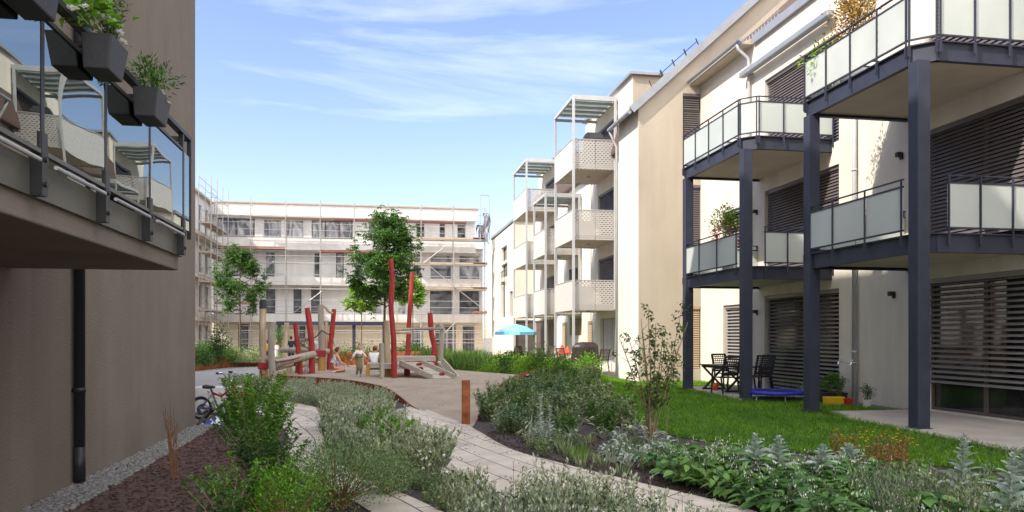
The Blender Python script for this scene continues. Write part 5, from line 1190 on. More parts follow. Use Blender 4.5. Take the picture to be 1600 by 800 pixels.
def tree_arrays(h, cw, ch, zc, trunk_r, nbr=15, leaf=.13, lw=.055, ncl=150, nl=42, seed=1, lean=0, palmate=True, shape=.6):
    """returns trunk MB and crown Fol: forks, clumps at limb ends, gaps between"""
    rr = random.Random(seed); T = MB(); pts = [(0, 0, -.1), (lean * .2, .02, zc - ch * .55), (lean * .5, -.02, zc), (lean, 0, zc + ch * .35)]
    T.tube(cat([Vector(p) for p in pts], 4), [trunk_r * (1 - .075 * i) for i in range(13)], 9)
    tips = []
    for k in range(nbr):
        t = k / (nbr - 1); z0 = zc - ch * .52 + ch * .75 * t; a = k * 2.4 + rr.uniform(-.4, .4); prof = (math.sin(PI * min(1, .22 + .78 * t) ** .9) ** shape)
        reach = cw * .5 * max(.25, prof) * rr.uniform(.8, 1.1)
        A = Vector((lean * t, 0, z0)); e = A + Vector((math.cos(a) * reach, math.sin(a) * reach, ch * rr.uniform(.10, .24))); m_ = (A + e) / 2 + Vector((0, 0, -.02 * ch))
        T.tube(cat([A, m_, e], 3), [trunk_r * .42 * (1 - .11 * i) for i in range(7)], 6); tips.append((A, m_, e))
        for j in range(4):
            s = A.lerp(e, rr.uniform(.35, .95)); q = s + Vector((rr.uniform(-1, 1), rr.uniform(-1, 1), rr.uniform(-.2, .8))) * cw * .17; T.tube([s, q], [trunk_r * .16, trunk_r * .06], 4); tips.append((s, s, q))
    F = Fol()
    for k in range(ncl):
        A, m_, e = tips[rr.randrange(len(tips))]; c = A.lerp(e, rr.uniform(.45, 1.08)) + Vector((rr.gauss(0, 1), rr.gauss(0, 1), rr.gauss(0, 1))) * cw * .06; c = np.array(c)
        m = int(nl * rr.uniform(.5, 1.4)); cen = c + rng.normal(size=(max(1, m // 6), 3)) * cw * .05
        ax = np.array([c[0], c[1], .0]); ax = ax / (np.linalg.norm(ax) + .3)
        P = []; D = []
        for q in cen:
            d0 = ax * .5 + rng.normal(size=3) * .35; d0[2] += -.15
            for j in range(6):
                a = j / 6 * 6.28; u = np.array([math.cos(a), math.sin(a), -.25]) + d0 * .6 + rng.normal(size=3) * .15; P.append(q + rng.normal(size=3) * .01); D.append(u)
        F.leaves(P, D, leaf * U(.75, 1.2, len(P)), lw * U(.8, 1.2, len(P)), 0, droop=.25)
    return T, F
def tree(loc, lab, leafm, **k):
    t = empty('deciduous_tree', (0, 0, 0), lab, 'tree', 'young trees behind the playground'); T, F = tree_arrays(**k)
    T.build('trunk', M['bark'], t, smooth=True); F.build('crown', [M[leafm]], t); t.location = loc; return t
def plant(name, arr, mats, loc, lab, cat_='plant', group=None, rz=None, s=1):
    F = Fol(); F.place(arr, (0, 0, 0), 0, 1); o = F.build(name, [M[m] for m in mats]); c = o.location.copy(); o.location = (loc[0] + c.x * 0, loc[1], loc[2] if len(loc) > 2 else 0)
    o.rotation_euler.z = U(0, 6.28) if rz is None else rz; o.scale = (s,) * 3; return tag(o, lab, cat_, group)
def mass(name, arrs, spots, mats, lab, s0=.8, s1=1.2, z=0, tilt=.12):
    F = Fol()
    for (x, y) in spots: F.place(arrs[random.randrange(len(arrs))], (x, y, z), random.random() * 6.28, random.uniform(s0, s1), tilt=random.uniform(-tilt, tilt))
    return tag(F.build(name, [M[m] for m in mats]), lab, kind='stuff')
def pxpoly(*p): return [tuple(gp(u, v)[:2]) for u, v in p]
H3 = ['lf_sil', 'silverstem', 'lf_tip']
herbs = [herb(up=1.4) for _ in range(4)]; herbs_big = [herb(18, .42, .17, 10, .075, .018, True, 1.6) for _ in range(4)]
# silver herb strips along the path
P1 = pxpoly((438, 607), (470, 606), (540, 612), (588, 622), (618, 632), (600, 645), (560, 655), (520, 652), (500, 636), (440, 632))
mass('silver_ground_cover', herbs, scatter(P1, 200, .06), H3, 'silvery grey green herb strip below the rusty edging', .5, .8)
P2 = pxpoly((515, 668), (548, 660), (590, 662), (625, 690), (655, 718), (686, 742), (650, 752), (605, 744), (555, 734), (522, 706))
mass('silver_ground_cover', herbs_big, scatter(P2, 170, .07), H3, 'silvery herb island with pale buds between the two paths', .6, 1.25, tilt=.25)
P2b = pxpoly((350, 610), (425, 604), (432, 628), (385, 640), (355, 636))
mass('silver_ground_cover', herbs_big, scatter(P2b, 46, .08), ['lf_sild', 'silverstem', 'lf_sil'], 'grey green herbs beside the bicycle', .7, 1.1)
P2c = pxpoly((575, 700), (620, 700), (640, 735), (590, 738))
mass('leafy_ground_cover', [herb(16, .5, .16, 10, .07, .024, False)], scatter(P2c, 9, .1), ['lf_bright', 'stemg', 'lf_bright'], 'fresh green patch within the silver herbs')
P3 = pxpoly((745, 790), (800, 800), (880, 806), (960, 812), (1060, 845), (1180, 930), (900, 1000), (720, 900), (690, 815))
fg = [herb(9, .42, .15, 8, .07, .018, True, 1.5) for _ in range(5)]
mass('silver_ground_cover', fg, scatter(P3, 66, .09), ['lf_sil', 'silverstem', 'lf_tip'], 'silvery herbs with white blossoms along the bottom edge', .8, 1.15)
Fw = Fol()
for (x, y) in scatter(P3, 60, .05) + scatter(pxpoly((640, 745), (740, 775), (740, 800), (660, 790)), 12, .05):
    c = np.array([x, y, U(.25, .47)]); a = U(0, 6.28, 12); Fw.tube([np.array([x, y, .05]), c], [.002, .002], 1, 3); Fw.leaves(np.repeat(c[None], 12, 0) + rng.normal(size=(12, 3)) * .006, np.stack([np.cos(a), np.sin(a), U(.2, .9, 12)], 1), .022, .016, 0)
tag(Fw.build('white_flower_carpet', [M['white_fl'], M['stemg']]), 'scattered small white blossoms over the silver herbs', kind='stuff')
P4 = pxpoly((640, 752), (720, 752), (775, 778), (740, 792), (690, 800), (655, 775))
mass('low_ground_cover', [herb(12, .16, .12, 5, .05, .014, False)], scatter(P4, 26, .1), ['lf_sild', 'stemg', 'lf_sil'], 'thin low herbs on dark soil beside the path')
# right bed
PA = pxpoly((756, 655), (775, 628), (808, 608), (850, 596), (930, 592), (942, 622), (978, 655), (1000, 676), (930, 690), (850, 690), (790, 684))
mass('mixed_planting', [herb(22, .6, .2, 11, .10, .034, False) for _ in range(3)], scatter(PA, 120, .16), ['lf_sild', 'stemg', 'lf_sil'], 'dense grey green perennials right of the bollard', .45, 1.0)
mass('mixed_planting', [herb(18, .55, .2, 10, .09, .036, False) for _ in range(3)], scatter(PA, 70, .2), ['lf_mid', 'stemg', 'lf_mid'], 'darker green perennials among the grey ones', .5, 1.1)
mass('mixed_planting', [comfrey(22, .2, .3, .16, .05, 0) for _ in range(3)], scatter(pxpoly((765, 672), (790, 640), (850, 625), (945, 628), (1010, 680), (900, 700), (800, 694)), 48, .15), ['lf_sil', 'silverstem', 'lf_sil'], 'broad silvery leaves along the front of the right bed', .7, 1.2)
PB = pxpoly((800, 698), (900, 694), (1000, 690), (1060, 700), (1050, 745), (960, 742), (880, 722))
mass('low_ground_cover', [tuft(40, .2, .06, .008)] + [herb(10, .2, .1, 6, .05, .012, False)], scatter(PB, 34, .2), ['lf_sild', 'stemg', 'lf_sil'], 'low tufts on the dark soil of the right bed', .7, 1.5)
mass('leafy_ground_cover', [comfrey(20, .18, .22, .13, .035, 0)], scatter(pxpoly((930, 690), (1040, 688), (1060, 735), (1000, 748), (940, 720)), 18, .15), ['lf_mull', 'silverstem', 'lf_sil'], 'silver leaved patch at the foot of the young shrub')
PC = pxpoly((1030, 728), (1100, 722), (1200, 736), (1330, 756), (1480, 778), (1620, 800), (1640, 900), (1400, 900), (1260, 825), (1120, 775), (1050, 752))
comf = [comfrey() for _ in range(6)]
mass('comfrey_carpet', comf, scatter(PC, 130, .16), ['lf_comf', 'stemg', 'white_fl'], 'broad leaved green comfrey patch with tiny white bells', .75, 1.2)
PCb = pxpoly((1300, 720), (1420, 724), (1440, 745), (1310, 742))
mass('flowering_ground_cover', [herb(12, .38, .15, 6, .05, .02, False)], scatter(PCb, 7, .12), ['or_fl', 'redtwig', 'yel_fl'], 'thin rusty brown stems with small yellow flowers', .8, 1.2)
Fw = Fol()
for (x, y) in scatter(PCb, 40, .05):
    c = np.array([x, y, U(.3, .5)]); a = U(0, 6.28, 8); Fw.leaves(np.repeat(c[None], 8, 0), np.stack([np.cos(a), np.sin(a), U(.2, .9, 8)], 1), .02, .014, 0)
tag(Fw.build('yellow_flowers', [M['yel_fl']]), 'tiny yellow blossoms above the comfrey', kind='stuff')
PE = pxpoly((1330, 790), (1420, 780), (1530, 790), (1530, 850), (1380, 840))
mass('lavender_patch', [herb(26, .36, .14, 8, .05, .009, True, 1.8) for _ in range(3)], scatter(PE, 18, .1), ['lf_sild', 'silverstem', 'lf_sil'], 'fine grey lavender stems at the bottom right', .8, 1.1)
# single mulleins
GM = 'silver mulleins in the right bed'
for (u, v, vt, ln, lab) in ((1180, 760, 680, .02, 'leftmost silver mullein at the edge of the lawn'), (1216, 758, 683, -.02, 'slim spiky silver mullein second from the left'), (1285, 765, 697, .05, 'bushy silver mullein in the middle of the comfrey'), (1328, 752, 694, .0, 'small silver mullein beside the yellow flowers'), (1505, 815, 682, .04, 'tall silver mullein in front of the patio'), (1573, 845, 708, -.05, 'grey mullein in the bottom right corner'), (1600, 800, 700, 0, 'silver mullein cut by the right picture edge'), (842, 700, 620, .0, 'slim silver spike amid the grey perennials'), (858, 700, 634, .03, 'shorter silver spike right of the slim spike')):
    p = gp(u, v); d = FPX * EYE / (v - HZ); h = EYE - (vt - HZ) / FPX * d; plant('mullein', mullein(h, ln, .33 if u > 1000 else .13), ['lf_mull', 'silverstem'], (p.x, p.y, 0), lab, 'mullein', GM)
M['lf_sprea'] = leafmat('fine_green_leaf', (.11, .19, .07), .35, .35, .6, tip=(.22, .31, .13))
# ------------------------------------------------------------------ shrubs at the left
p = gp(402, 712); plant('green_shrub', shoots(40, 1.05, .34, .06, .026, 24, .20), ['lf_bright', 'stemg'], (p.x, p.y, 0), 'tall bright green leafy shrub in front of the side path', 'shrub')
p = gp(385, 680); plant('green_shrub', shoots(26, .95, .3, .055, .024, 22, .22), ['lf_mid', 'stemg'], (p.x, p.y, 0), 'darker green shrub behind the tall bright green one', 'shrub')
p = gp(432, 668); plant('white_leaved_shrub', bush(.24, .26, .52, 26, 22, .055, .026, .09), ['lf_sil', 'twig'], (p.x, p.y, 0), 'loose shrub with pale variegated leaves over the side path', 'shrub')
p = gp(418, 765); plant('green_shrub', shoots(30, .78, .32, .055, .026, 20, .22), ['lf_mid', 'stemg'], (p.x, p.y, 0), 'leafy green shrub filling the bed edge between tall shrub and fine leaved bush', 'shrub')
p = gp(364, 672); plant('green_shrub', shoots(20, .62, .22, .055, .024, 18, .2), ['lf_bright', 'stemg'], (p.x, p.y, 0), 'small green shrub hiding the front wheel of the bicycle', 'shrub')
p = gp(385, 822); plant('green_shrub', shoots(24, .58, .30, .055, .026, 18, .22), ['lf_bright', 'twig'], (p.x, p.y, 0), 'low bright green shrub on the red brown mulch at the bottom', 'shrub')
p = gp(355, 850); plant('green_shrub', shoots(14, .52, .2, .05, .024, 16, .2), ['lf_mid', 'twig'], (p.x, p.y, 0), 'small leafy shrub at the left bottom picture edge', 'shrub')
p = gp(532, 796); plant('spirea_shrub', bush(.62, .26, .30, 104, 74, .030, .012, .085, 22, .45, .9, flat=.8), ['lf_sprea', 'redtwig'], (p.x, p.y, 0), 'wide fine leaved bushy shrub in front of the side path', 'shrub')
p = gp(598, 772); plant('spirea_shrub', bush(.30, .17, .20, 44, 60, .030, .012, .075, 14, .3, .9, flat=.8), ['lf_sprea', 'redtwig'], (p.x, p.y, 0), 'fine leaved grey green shrub spilling towards the path', 'shrub')
p = gp(450, 845); plant('spirea_shrub', bush(.34, .22, .28, 46, 60, .030, .013, .08, 14, .3, .9), ['lf_bright', 'redtwig'], (p.x, p.y, 0), 'fine leaved green shrub at the bottom edge of the mulch bed', 'shrub')
p = gp(735, 770); plant('grass_tuft', tuft(70, .34, .07, .005, .35), ['lf_dark'], (p.x, p.y, 0), 'dark wiry grass tuft left of the white blossoms', 'grass tuft')
p = gp(905, 722); plant('grass_tuft', tuft(90, .30, .10, .008, .6), ['lf_lime'], (p.x, p.y, 0), 'yellow green grass tuft at the path edge in the right bed', 'grass tuft')
p = gp(700, 790); plant('grass_tuft', tuft(60, .22, .07, .006, .5), ['lf_sild'], (p.x, p.y, 0), 'short grey grass tuft below the path bend', 'grass tuft')
# bare twigs
F = Fol()
for k in range(11):
    a = U(0, 6.28); h = U(.5, .88); r_ = U(.02, .13); F.tube([np.array([.03 * math.cos(a), .03 * math.sin(a), 0]), np.array([r_ * .6 * math.cos(a), r_ * .6 * math.sin(a), h * .6]), np.array([r_ * math.cos(a + .4), r_ * math.sin(a + .4), h])], [.006, .004, .002], 0, 5)
    for j in range(4): t = U(.4, .9); c = np.array([r_ * t * math.cos(a), r_ * t * math.sin(a), h * t]); F.tube([c, c + np.array([U(-.07, .07), U(-.07, .07), U(.05, .14)])], [.003, .0012], 0, 4)
p = gp(268, 750); plant('bare_twigs', F.arrays(), ['redtwig'], (p.x, p.y, 0), 'bare reddish twigs sticking up from the dark mulch', 'shrub')
# multi stem young shrub
t = empty('young_shrub', (0, 0, 0), 'tall airy young shrub with thin pale stems on the lawn edge', 'shrub'); T = MB(); F = Fol()
for k in range(11):
    a = k * .57 + U(-.3, .3); sx = (k - 5) / 5 * .42 + U(-.05, .05); sy = U(-.25, .25); h = (2.1, 1.95, 2.0, 1.6, 1.9)[k % 5] * U(.85, 1.02) * (1 - .15 * abs(k - 5) / 5)
    p0 = Vector((U(-.05, .05), U(-.05, .05), 0)); p1 = Vector((sx * .45, sy * .45, h * .5)); p2 = Vector((sx * 1.1, sy, h)); q = cat([p0, p1, p2], 4); T.tube(q, [.013 - .0011 * i for i in range(len(q))], 6)
    for j in range(9):
        s = U(.40, 1); c = q[int(s * (len(q) - 1))]; e = c + Vector((U(-.16, .16), U(-.16, .16), U(.0, .16))); T.tube([c, e], [.004, .0015], 4)
        for _ in range(2):
            m = 5; P = np.array(e) + rng.normal(size=(m, 3)) * np.array([.03, .03, .035]); D = rng.normal(size=(m, 3)) + np.array([0, 0, -.1]); F.leaves(P, D, U(.045, .075, m), U(.028, .04, m), 0, droop=.2)
T.build('stem', M['twig'], t, smooth=True); F.build('foliage', [M['lf_purple']], t); p = gp(1020, 700); t.location = (p.x, p.y, 0)
F = Fol(); T = MB(); t = empty('young_shrub', (0, 0, 0), 'single leaning leafy shoot in front of the far pillar', 'shrub')
q = cat([Vector((0, 0, 0)), Vector((.10, .05, 1.1)), Vector((.32, .1, 2.15))], 5); T.tube(q, [.011 - .0008 * i for i in range(len(q))], 6)
for j in range(26): s = U(.5, 1); c = q[int(s * (len(q) - 1))]; P = np.array(c) + rng.normal(size=(4, 3)) * .06; F.leaves(P, rng.normal(size=(4, 3)), U(.05, .08, 4), U(.03, .042, 4), 0)
T.build('stem', M['twig'], t); F.build('foliage', [M['lf_dark']], t); p = gp(1040, 697); t.location = (p.x, p.y, 0)

# ------------------------------------------------------------------ trees and background greenery
tree((xy(375, 43), 43, .3), 'small round young tree at the left in front of the scaffold', 'lf_tree', h=6, cw=2.5, ch=3.6, zc=4.35, trunk_r=.055, ncl=190, nl=62, leaf=.17, lw=.05, seed=3)
tree((xy(600, 38), 38, .3), 'tallest dark green tree right behind the play platform', 'lf_tree', h=8, cw=3.2, ch=5.0, zc=5.25, trunk_r=.085, nbr=24, ncl=380, nl=56, leaf=.19, lw=.06, seed=11, lean=.15)
tree((xy(565, 47), 47, .2), 'small lime green tree left of the tallest tree', 'lf_lime', h=5, cw=1.7, ch=1.9, zc=3.85, trunk_r=.04, ncl=150, nl=44, leaf=.15, lw=.065, seed=5)
tree((xy(645, 49), 49, .2), 'sunlit lime green tree peeping out behind the tallest tree', 'lf_lime', h=5, cw=1.7, ch=1.9, zc=4.3, trunk_r=.04, ncl=150, nl=44, leaf=.15, lw=.065, seed=8)
def bpoly(Y0, Y1, u0, u1): return [(xy(u0, Y0), Y0), (xy(u1, Y0), Y0), (xy(u1, Y1), Y1), (xy(u0, Y1), Y1)]
low = [bush(.45, .35, .32, 16, 26, .11, .05, .17, 4) for _ in range(4)]
mass('planter_greenery', low, scatter([(p.x, p.y + .15) for p in pl] + [(pl[-1].x, 43), (-9.5, 42)], 120, .35), ['lf_mid', 'stemg'], 'low green shrubs filling the raised rusty planter', .6, 1.15, z=.28)
low2 = [bush(.4, .35, .3, 14, 26, .10, .045, .15, 4) for _ in range(3)]
mass('planter_greenery', low2, scatter([(p.x, p.y + .1) for p in pl[:18]] + [(-3, 41), (-9.5, 40)], 40, .35), ['lf_sild', 'stemg'], 'greyish leafy plants on the left end of the raised planter', .6, 1.0, z=.3)
plant('conifer_shrub', bush(.45, .95, 1.0, 40, 40, .13, .05, .16, 6), ['lf_dark', 'bark'], (xy(341, 39), 39, .3), 'dark pointed shrub in the raised planter at the left', 'shrub', s=.85)
plant('young_shrub', bush(.4, .7, 1.25, 22, 22, .13, .05, .14, 8), ['lf_mid', 'bark'], (xy(440, 46), 46, .2), 'slender shrub behind the natural log posts', 'shrub')
# tall grass right behind the platform
tg = [tuft(60, 1.15, .22, .028, .35) for _ in range(3)]
P5 = [tuple(gp(u, v)[:2]) for u, v in ((652, 575), (700, 583), (748, 587), (770, 584), (752, 572), (665, 568))]
mass('tall_grass', tg, scatter(P5, 110, .25), ['grassy'], 'tall dark green grasses right of the play platform', .75, 1.2)
P6 = [tuple(gp(u, v)[:2]) for u, v in ((745, 588), (836, 591), (900, 590), (935, 590), (900, 572), (800, 566), (742, 569))]
mass('leafy_ground_cover', [bush(.35, .28, .25, 12, 24, .09, .045, .13, 3) for _ in range(4)], scatter(P6, 190, .3), ['lf_lime', 'stemg'], 'sunlit yellow green ground cover behind the play gravel', .5, 1.1)
for (u, v, s, m_, lab) in ((788, 588, .95, 'lf_dark', 'bronze green bush left of the umbrella plot'), (818, 590, .8, 'lf_lime', 'yellow green bush below the blue umbrella'), (843, 590, 1.15, 'lf_mid', 'upright green bush between umbrella and patio chairs'), (880, 598, .95, 'lf_mid', 'dark green bush in front of the red cloth'), (925, 593, .95, 'lf_bright', 'round bright green bush in front of the covered barbecue'), (800, 572, .8, 'lf_lime', 'small lime bush beneath the umbrella pole')):
    p = gp(u, v); plant('green_bush', bush(.42, .40, .42, 26, 34, .09, .04, .14, 5), [m_, 'stemg'], (p.x, p.y, 0), lab, 'shrub', s=s)
p = gp(990, 583); plant('green_bush', bush(.4, .3, .3, 22, 34, .07, .035, .12, 5), ['lf_lime', 'stemg'], (p.x, p.y, 0), 'lime green bush at the foot of the sunlit corner wall', 'shrub')
# lawn blades
def blades(name, P, n, h, lab, w=.010):
    xs = np.array(P); out = []
    pts = np.array(scatter(P, n)); k = len(pts); a = U(0, 6.28, k); z = np.zeros(k); F = Fol()
    F.leaves(np.stack([pts[:, 0], pts[:, 1], z], 1), np.stack([np.cos(a) * .45, np.sin(a) * .45, np.ones(k)], 1), h * U(.5, 1.3, k), w, 0, fold=0, droop=.3); return tag(F.build(name, [M['grass']]), lab, kind='stuff')
def cut(P, rects):
    return P
lw_pts = [(p.x, p.y) for p in lawn]
class _S: pass
_sc = scatter
def scatter(P, n, mind=0, rng=random):
    out = _sc(P, n, mind, rng)
    return out
def lawn_scatter(P, n):
    out = [q for q in _sc(P, n) if not inpoly(q[0], q[1], patio1) and not inpoly(q[0], q[1], patio2) and not (q[0] > 10.75 and 14.6 < q[1] < 17.2)]
    return out
def blades2(name, P, n, h, lab, w):
    pts = np.array(lawn_scatter(P, n)); k = len(pts); a = U(0, 6.28, k); F = Fol()
    F.leaves(np.stack([pts[:, 0], pts[:, 1], np.zeros(k)], 1), np.stack([np.cos(a) * .45, np.sin(a) * .45, np.ones(k)], 1), h * U(.5, 1.3, k), w, 0, fold=0, droop=.3); tag(F.build(name, [M['grass']]), lab, kind='stuff')
blades2('grass', lw_pts, 110000, .075, 'short green lawn in front of the steel pillars', .010)
blades2('grass', [(p.x, p.y) for p in lawn2], 30000, .08, 'sunlit lawn strip in front of the far patios', .02)

# ------------------------------------------------------------------ balcony planters left
GP = 'dark planter boxes on the left balcony rail'
def rail_box(y0, y1, z0, z1, lab):
    x0, x1 = gx + .005, gx + .175; b = MB(); s = .028
    b.add([(x0, y0 + s, z0), (x1 - s, y0 + s, z0), (x1 - s, y1 - s, z0), (x0, y1 - s, z0), (x0, y0, z1), (x1, y0, z1), (x1, y1, z1), (x0, y1, z1)], [(0, 3, 2, 1), (0, 1, 5, 4), (1, 2, 6, 5), (2, 3, 7, 6), (3, 0, 4, 7)])
    b.add([(x0 + .01, y0 + .01, z1 - .02), (x1 - .01, y0 + .01, z1 - .02), (x1 - .01, y1 - .01, z1 - .02), (x0 + .01, y1 - .01, z1 - .02)], [(0, 1, 2, 3)])
    b.box(x0 - .06, x0, y0 + .08, y0 + .11, z1 - .06, z1 - .03); b.box(x0 - .06, x0, y1 - .11, y1 - .08, z1 - .06, z1 - .03)
    o = b.build('planter_box', M['dark'], bevel=.008); return tag(o, lab, 'planter', GP)
rail_box(5.82, 6.18, 3.17, 3.37, 'dark planter box nearest the end of the left balcony'); rail_box(4.86, 5.17, 3.18, 3.38, 'dark planter box with pansies and tall sprigs, middle of the rail'); rail_box(3.80, 4.16, 3.15, 3.42, 'dark planter box cut by the top left picture corner')
b = MB(); b.box(gx + .01, gx + .26, 4.14, 4.22, 3.3, 3.9); 
bx = gx + .09
plant('balcony_plant', bush(.12, .09, .09, 16, 44, .045, .012, .045, 3, .26, .8), ['lf_mid', 'stemg'], (bx, 5.98, 3.35), 'low heather like plant in the planter at the balcony end', 'plant', rz=0)
plant('balcony_plant', bush(.12, .06, .08, 11, 12, .07, .04, .04, 3, .16, .6), ['lf_bright', 'stemg'], (bx, 4.86, 3.35), 'large leaved green plant with white pansies in the middle planter', 'plant', rz=0)
plant('balcony_plant', shoots(9, .34, .08, .035, .008, 22, .05), ['lf_mid', 'stemg'], (bx + .01, 5.08, 3.35), 'upright rosemary sprigs in the middle planter', 'plant', rz=0)
F = Fol()
for (dx, y, z) in ((.06, 4.66, 3.70), (.1, 4.80, 3.71), (.14, 4.88, 3.72), (.16, 4.98, 3.68), (.02, 4.6, 3.66), (.17, 5.03, 3.64), (.14, 5.97, 3.60), (.16, 6.0, 3.56), (.12, 6.04, 3.64)):
    z -= .22; y += .08
    a = U(0, 6.28, 9); c = np.array([gx + dx, y, z]); F.leaves(np.repeat(c[None], 9, 0) + rng.normal(size=(9, 3)) * .006, np.stack([np.cos(a), np.sin(a), U(-.3, .7, 9)], 1), .034, .03, 0)
tag(F.build('pansy_blossoms', [M['white_fl']]), 'white pansy blossoms in the planters on the left balcony', 'flowers')
# balcony plants right
p = Vector((9.15, yx(1138, 9.15), 3.34))
b = MB(); b.lathe([(0, 0), (.15, 0), (.2, .36), (0, .34)], (0, 0, 0), 18); o_ = b.build('flower_pot', M['whitep']); o_.location = p; tag(o_, 'pale pot behind the frosted glass of the lower far balcony', 'pot')
q_ = bush(.36, .30, .75, 28, 36, .07, .034, .10, 8); plant('oleander', q_, ['lf_bright', 'twig'], (p.x, p.y, 3.85), 'oleander with pink red flowers on the lower far balcony', 'plant')
F = Fol()
for k in range(46):
    d = rng.normal(size=3); d /= np.linalg.norm(d); c = np.array([d[0] * .38, d[1] * .38, .78 + d[2] * .34]); F.leaves(c + rng.normal(size=(12, 3)) * .03, rng.normal(size=(12, 3)) + d, .06, .045, 0)
plant('oleander_blossoms', F.arrays(), ['pink_fl'], (p.x, p.y, 3.85), 'pink and red blossoms over the oleander', 'flowers')
p = Vector((9.3, yx(1330, 9.3), 6.52))
b = MB(); b.lathe([(0, 0), (.18, 0), (.23, .4), (0, .38)], (0, 0, 0), 18); o_ = b.build('flower_pot', M['whitep']); o_.location = (p.x, p.y, 6.505); tag(o_, 'pale pot behind the frosted glass of the upper near balcony', 'pot')
plant('balcony_bush', bush(.45, .75, 1.30, 50, 36, .085, .04, .12, 12), ['or_fl', 'twig'], (p.x, p.y, 6.6), 'large bronze and yellow leaved bush on the upper near balcony', 'plant')
plant('balcony_bush', bush(.40, .30, .85, 26, 26, .085, .035, .12, 8, .7), ['lf_lime', 'twig'], (p.x, p.y + .75, 6.5), 'light green bush poking over the rail of the upper near balcony', 'plant')
# pots at the pipe
def gpz(u, v): return gp(u, v)
wy = yx(1312, 10.8)
pot(10.75, 16.95, .34, .24, 'dark', 'dark trough planter with green foliage against the wall', True); plant('potted_plant', bush(.36, .12, .22, 18, 40, .06, .035, .08, 3, .2), ['lf_mid', 'stemg'], (10.75, 16.95, .2), 'low green foliage in the dark trough planter')
pot(10.35, 16.15, .20, .20, 'yellowP', 'yellow planter on the grass before the dark trough', True)
pot(10.62, 16.0, .10, .17, 'redP', 'small red pot between yellow planter and rainwater pipe'); pot(10.78, 15.55, .10, .17, 'whitep', 'small white pot at the foot of the grey rainwater pipe')
plant('potted_plant', bush(.10, .12, .2, 12, 24, .05, .02, .05, 3), ['lf_dark', 'stemg'], (10.78, 15.55, .12), 'thin green plant in the small white pot'); plant('potted_plant', shoots(7, .62, .08, .06, .03, 10, .15), ['lf_dark', 'twig'], (10.62, 16.25, .0), 'taller dark leafy plant left of the rainwater pipe')
plant('potted_plant', bush(.14, .10, .12, 10, 20, .06, .03, .06, 3), ['lf_sil', 'stemg'], (10.6, 17.75, .05), 'pale leafy plant beside the striped blind')

# ------------------------------------------------------------------ far patios: umbrella, barbecue, furniture
t = empty('parasol', (0, 0, 0), 'light blue parasol open on a far patio', 'parasol'); b = MB(); n = 8; ribs = []
vs = [(0, 0, 2.25)] + [(1.15 * math.cos(2 * PI * i / n), 1.15 * math.sin(2 * PI * i / n), 1.82) for i in range(n)] + [(1.17 * math.cos(2 * PI * i / n), 1.17 * math.sin(2 * PI * i / n), 1.66) for i in range(n)] + [(.6 * math.cos(2 * PI * i / n), .6 * math.sin(2 * PI * i / n), 2.11) for i in range(n)]
m0 = 1 + 2 * n; fs = [(0, m0 + i, m0 + (i + 1) % n) for i in range(n)] + [(m0 + i, 1 + i, 1 + (i + 1) % n, m0 + (i + 1) % n) for i in range(n)] + [(1 + i, 1 + n + i, 1 + n + (i + 1) % n, 1 + (i + 1) % n) for i in range(n)]
b.add(vs, fs); o_ = b.build('canopy', M['umb'], t); so = o_.modifiers.new('t', 'SOLIDIFY'); so.thickness = .01
b = MB(); b.tube([(0, 0, 0), (0, 0, 2.28)], .022, 10); b.build('pole', M['lalu'], t); b = MB(); b.lathe([(0, 0), (.25, 0), (.25, .06), (.05, .1), (0, .1)], (0, 0, 0), 20); b.build('base', M['concrete'], t)
Yu = 41.0; t.location = (xy(806, Yu), Yu, 0)
# covered barbecue
Yc = 31.3; cxx = xy(914, Yc); t = empty('covered_barbecue', (cxx, Yc, 0), 'barbecue hidden under a wrinkled dark tarpaulin on the far patio', 'barbecue'); b = MB(); n = 40; mm = 18; rr = random.Random(4); ph = [rr.uniform(0, 6) for _ in range(8)]
for i in range(mm + 1):
    s = i / mm
    z = 1.32 - 1.27 * max(0, (s - .38) / .62) if s > .38 else 1.32 - .05 * (s / .38) ** 2 
    r_ = (.52 * min(1, s / .36) ** .55) * (1 + .22 * max(0, s - .4))
    z += -.12 * min(1, s / .36) ** 4
    for j in range(n):
        a = 2 * PI * j / n; f = 1 + (.07 * math.sin(7 * a + ph[0] + 3 * s) + .05 * math.sin(13 * a + ph[1] - 4 * s)) * s
        b.v.append((cxx + r_ * f * 1.05 * math.cos(a), Yc + r_ * f * .62 * math.sin(a), z + .03 * math.sin(3 * a + ph[2])))
for i in range(mm):
    for j in range(n): b.f.append((i * n + j, (i + 1) * n + j, (i + 1) * n + (j + 1) % n, i * n + (j + 1) % n)); b.m.append(0)
b.build('cover', M['cover'], t, smooth=True)
b = MB()
for x in (-.35, .35): b.box(cxx + x - .03, cxx + x + .03, Yc - .2, Yc + .2, 0, .12)
b.build('leg', M['black'], t)
G2 = 'chairs on the far patios'
c0 = slat_chair('wicker'); 
for i, (u, Y, a, lab) in enumerate(((884, 33.0, 30, 'brown patio chair just left of the covered barbecue'), (868, 36, 80, 'brown patio chair between planter bushes and striped door blind'), (938, 31.9, 200, 'brown patio chair right of the covered barbecue'), (853, 38.5, -60, 'small dark chair in front of the striped door blind'), (822, 41.6, 100, 'dark chair under the right side of the blue parasol'), (796, 42.0, 250, 'dark chair under the left side of the blue parasol'))):
    c = c0 if i == 0 else copy_tree(c0); c.location = (xy(u, Y), Y, .05); c.rotation_euler.z = R(a); tag(c, lab, 'chair', G2)
t = empty('patio_table', (0, 0, 0), 'small table under the blue parasol', 'table'); MB().box(-.6, .6, -.4, .4, .70, .74).build('tabletop', M['wicker'], t, bevel=.01)
for x in (-.5, .5):
    for y in (-.32, .32): MB().box(x - .025, x + .025, y - .025, y + .025, 0, .70).build('leg', M['wicker'], t)
t.location = (xy(812, 41.2), 41.3, .0)
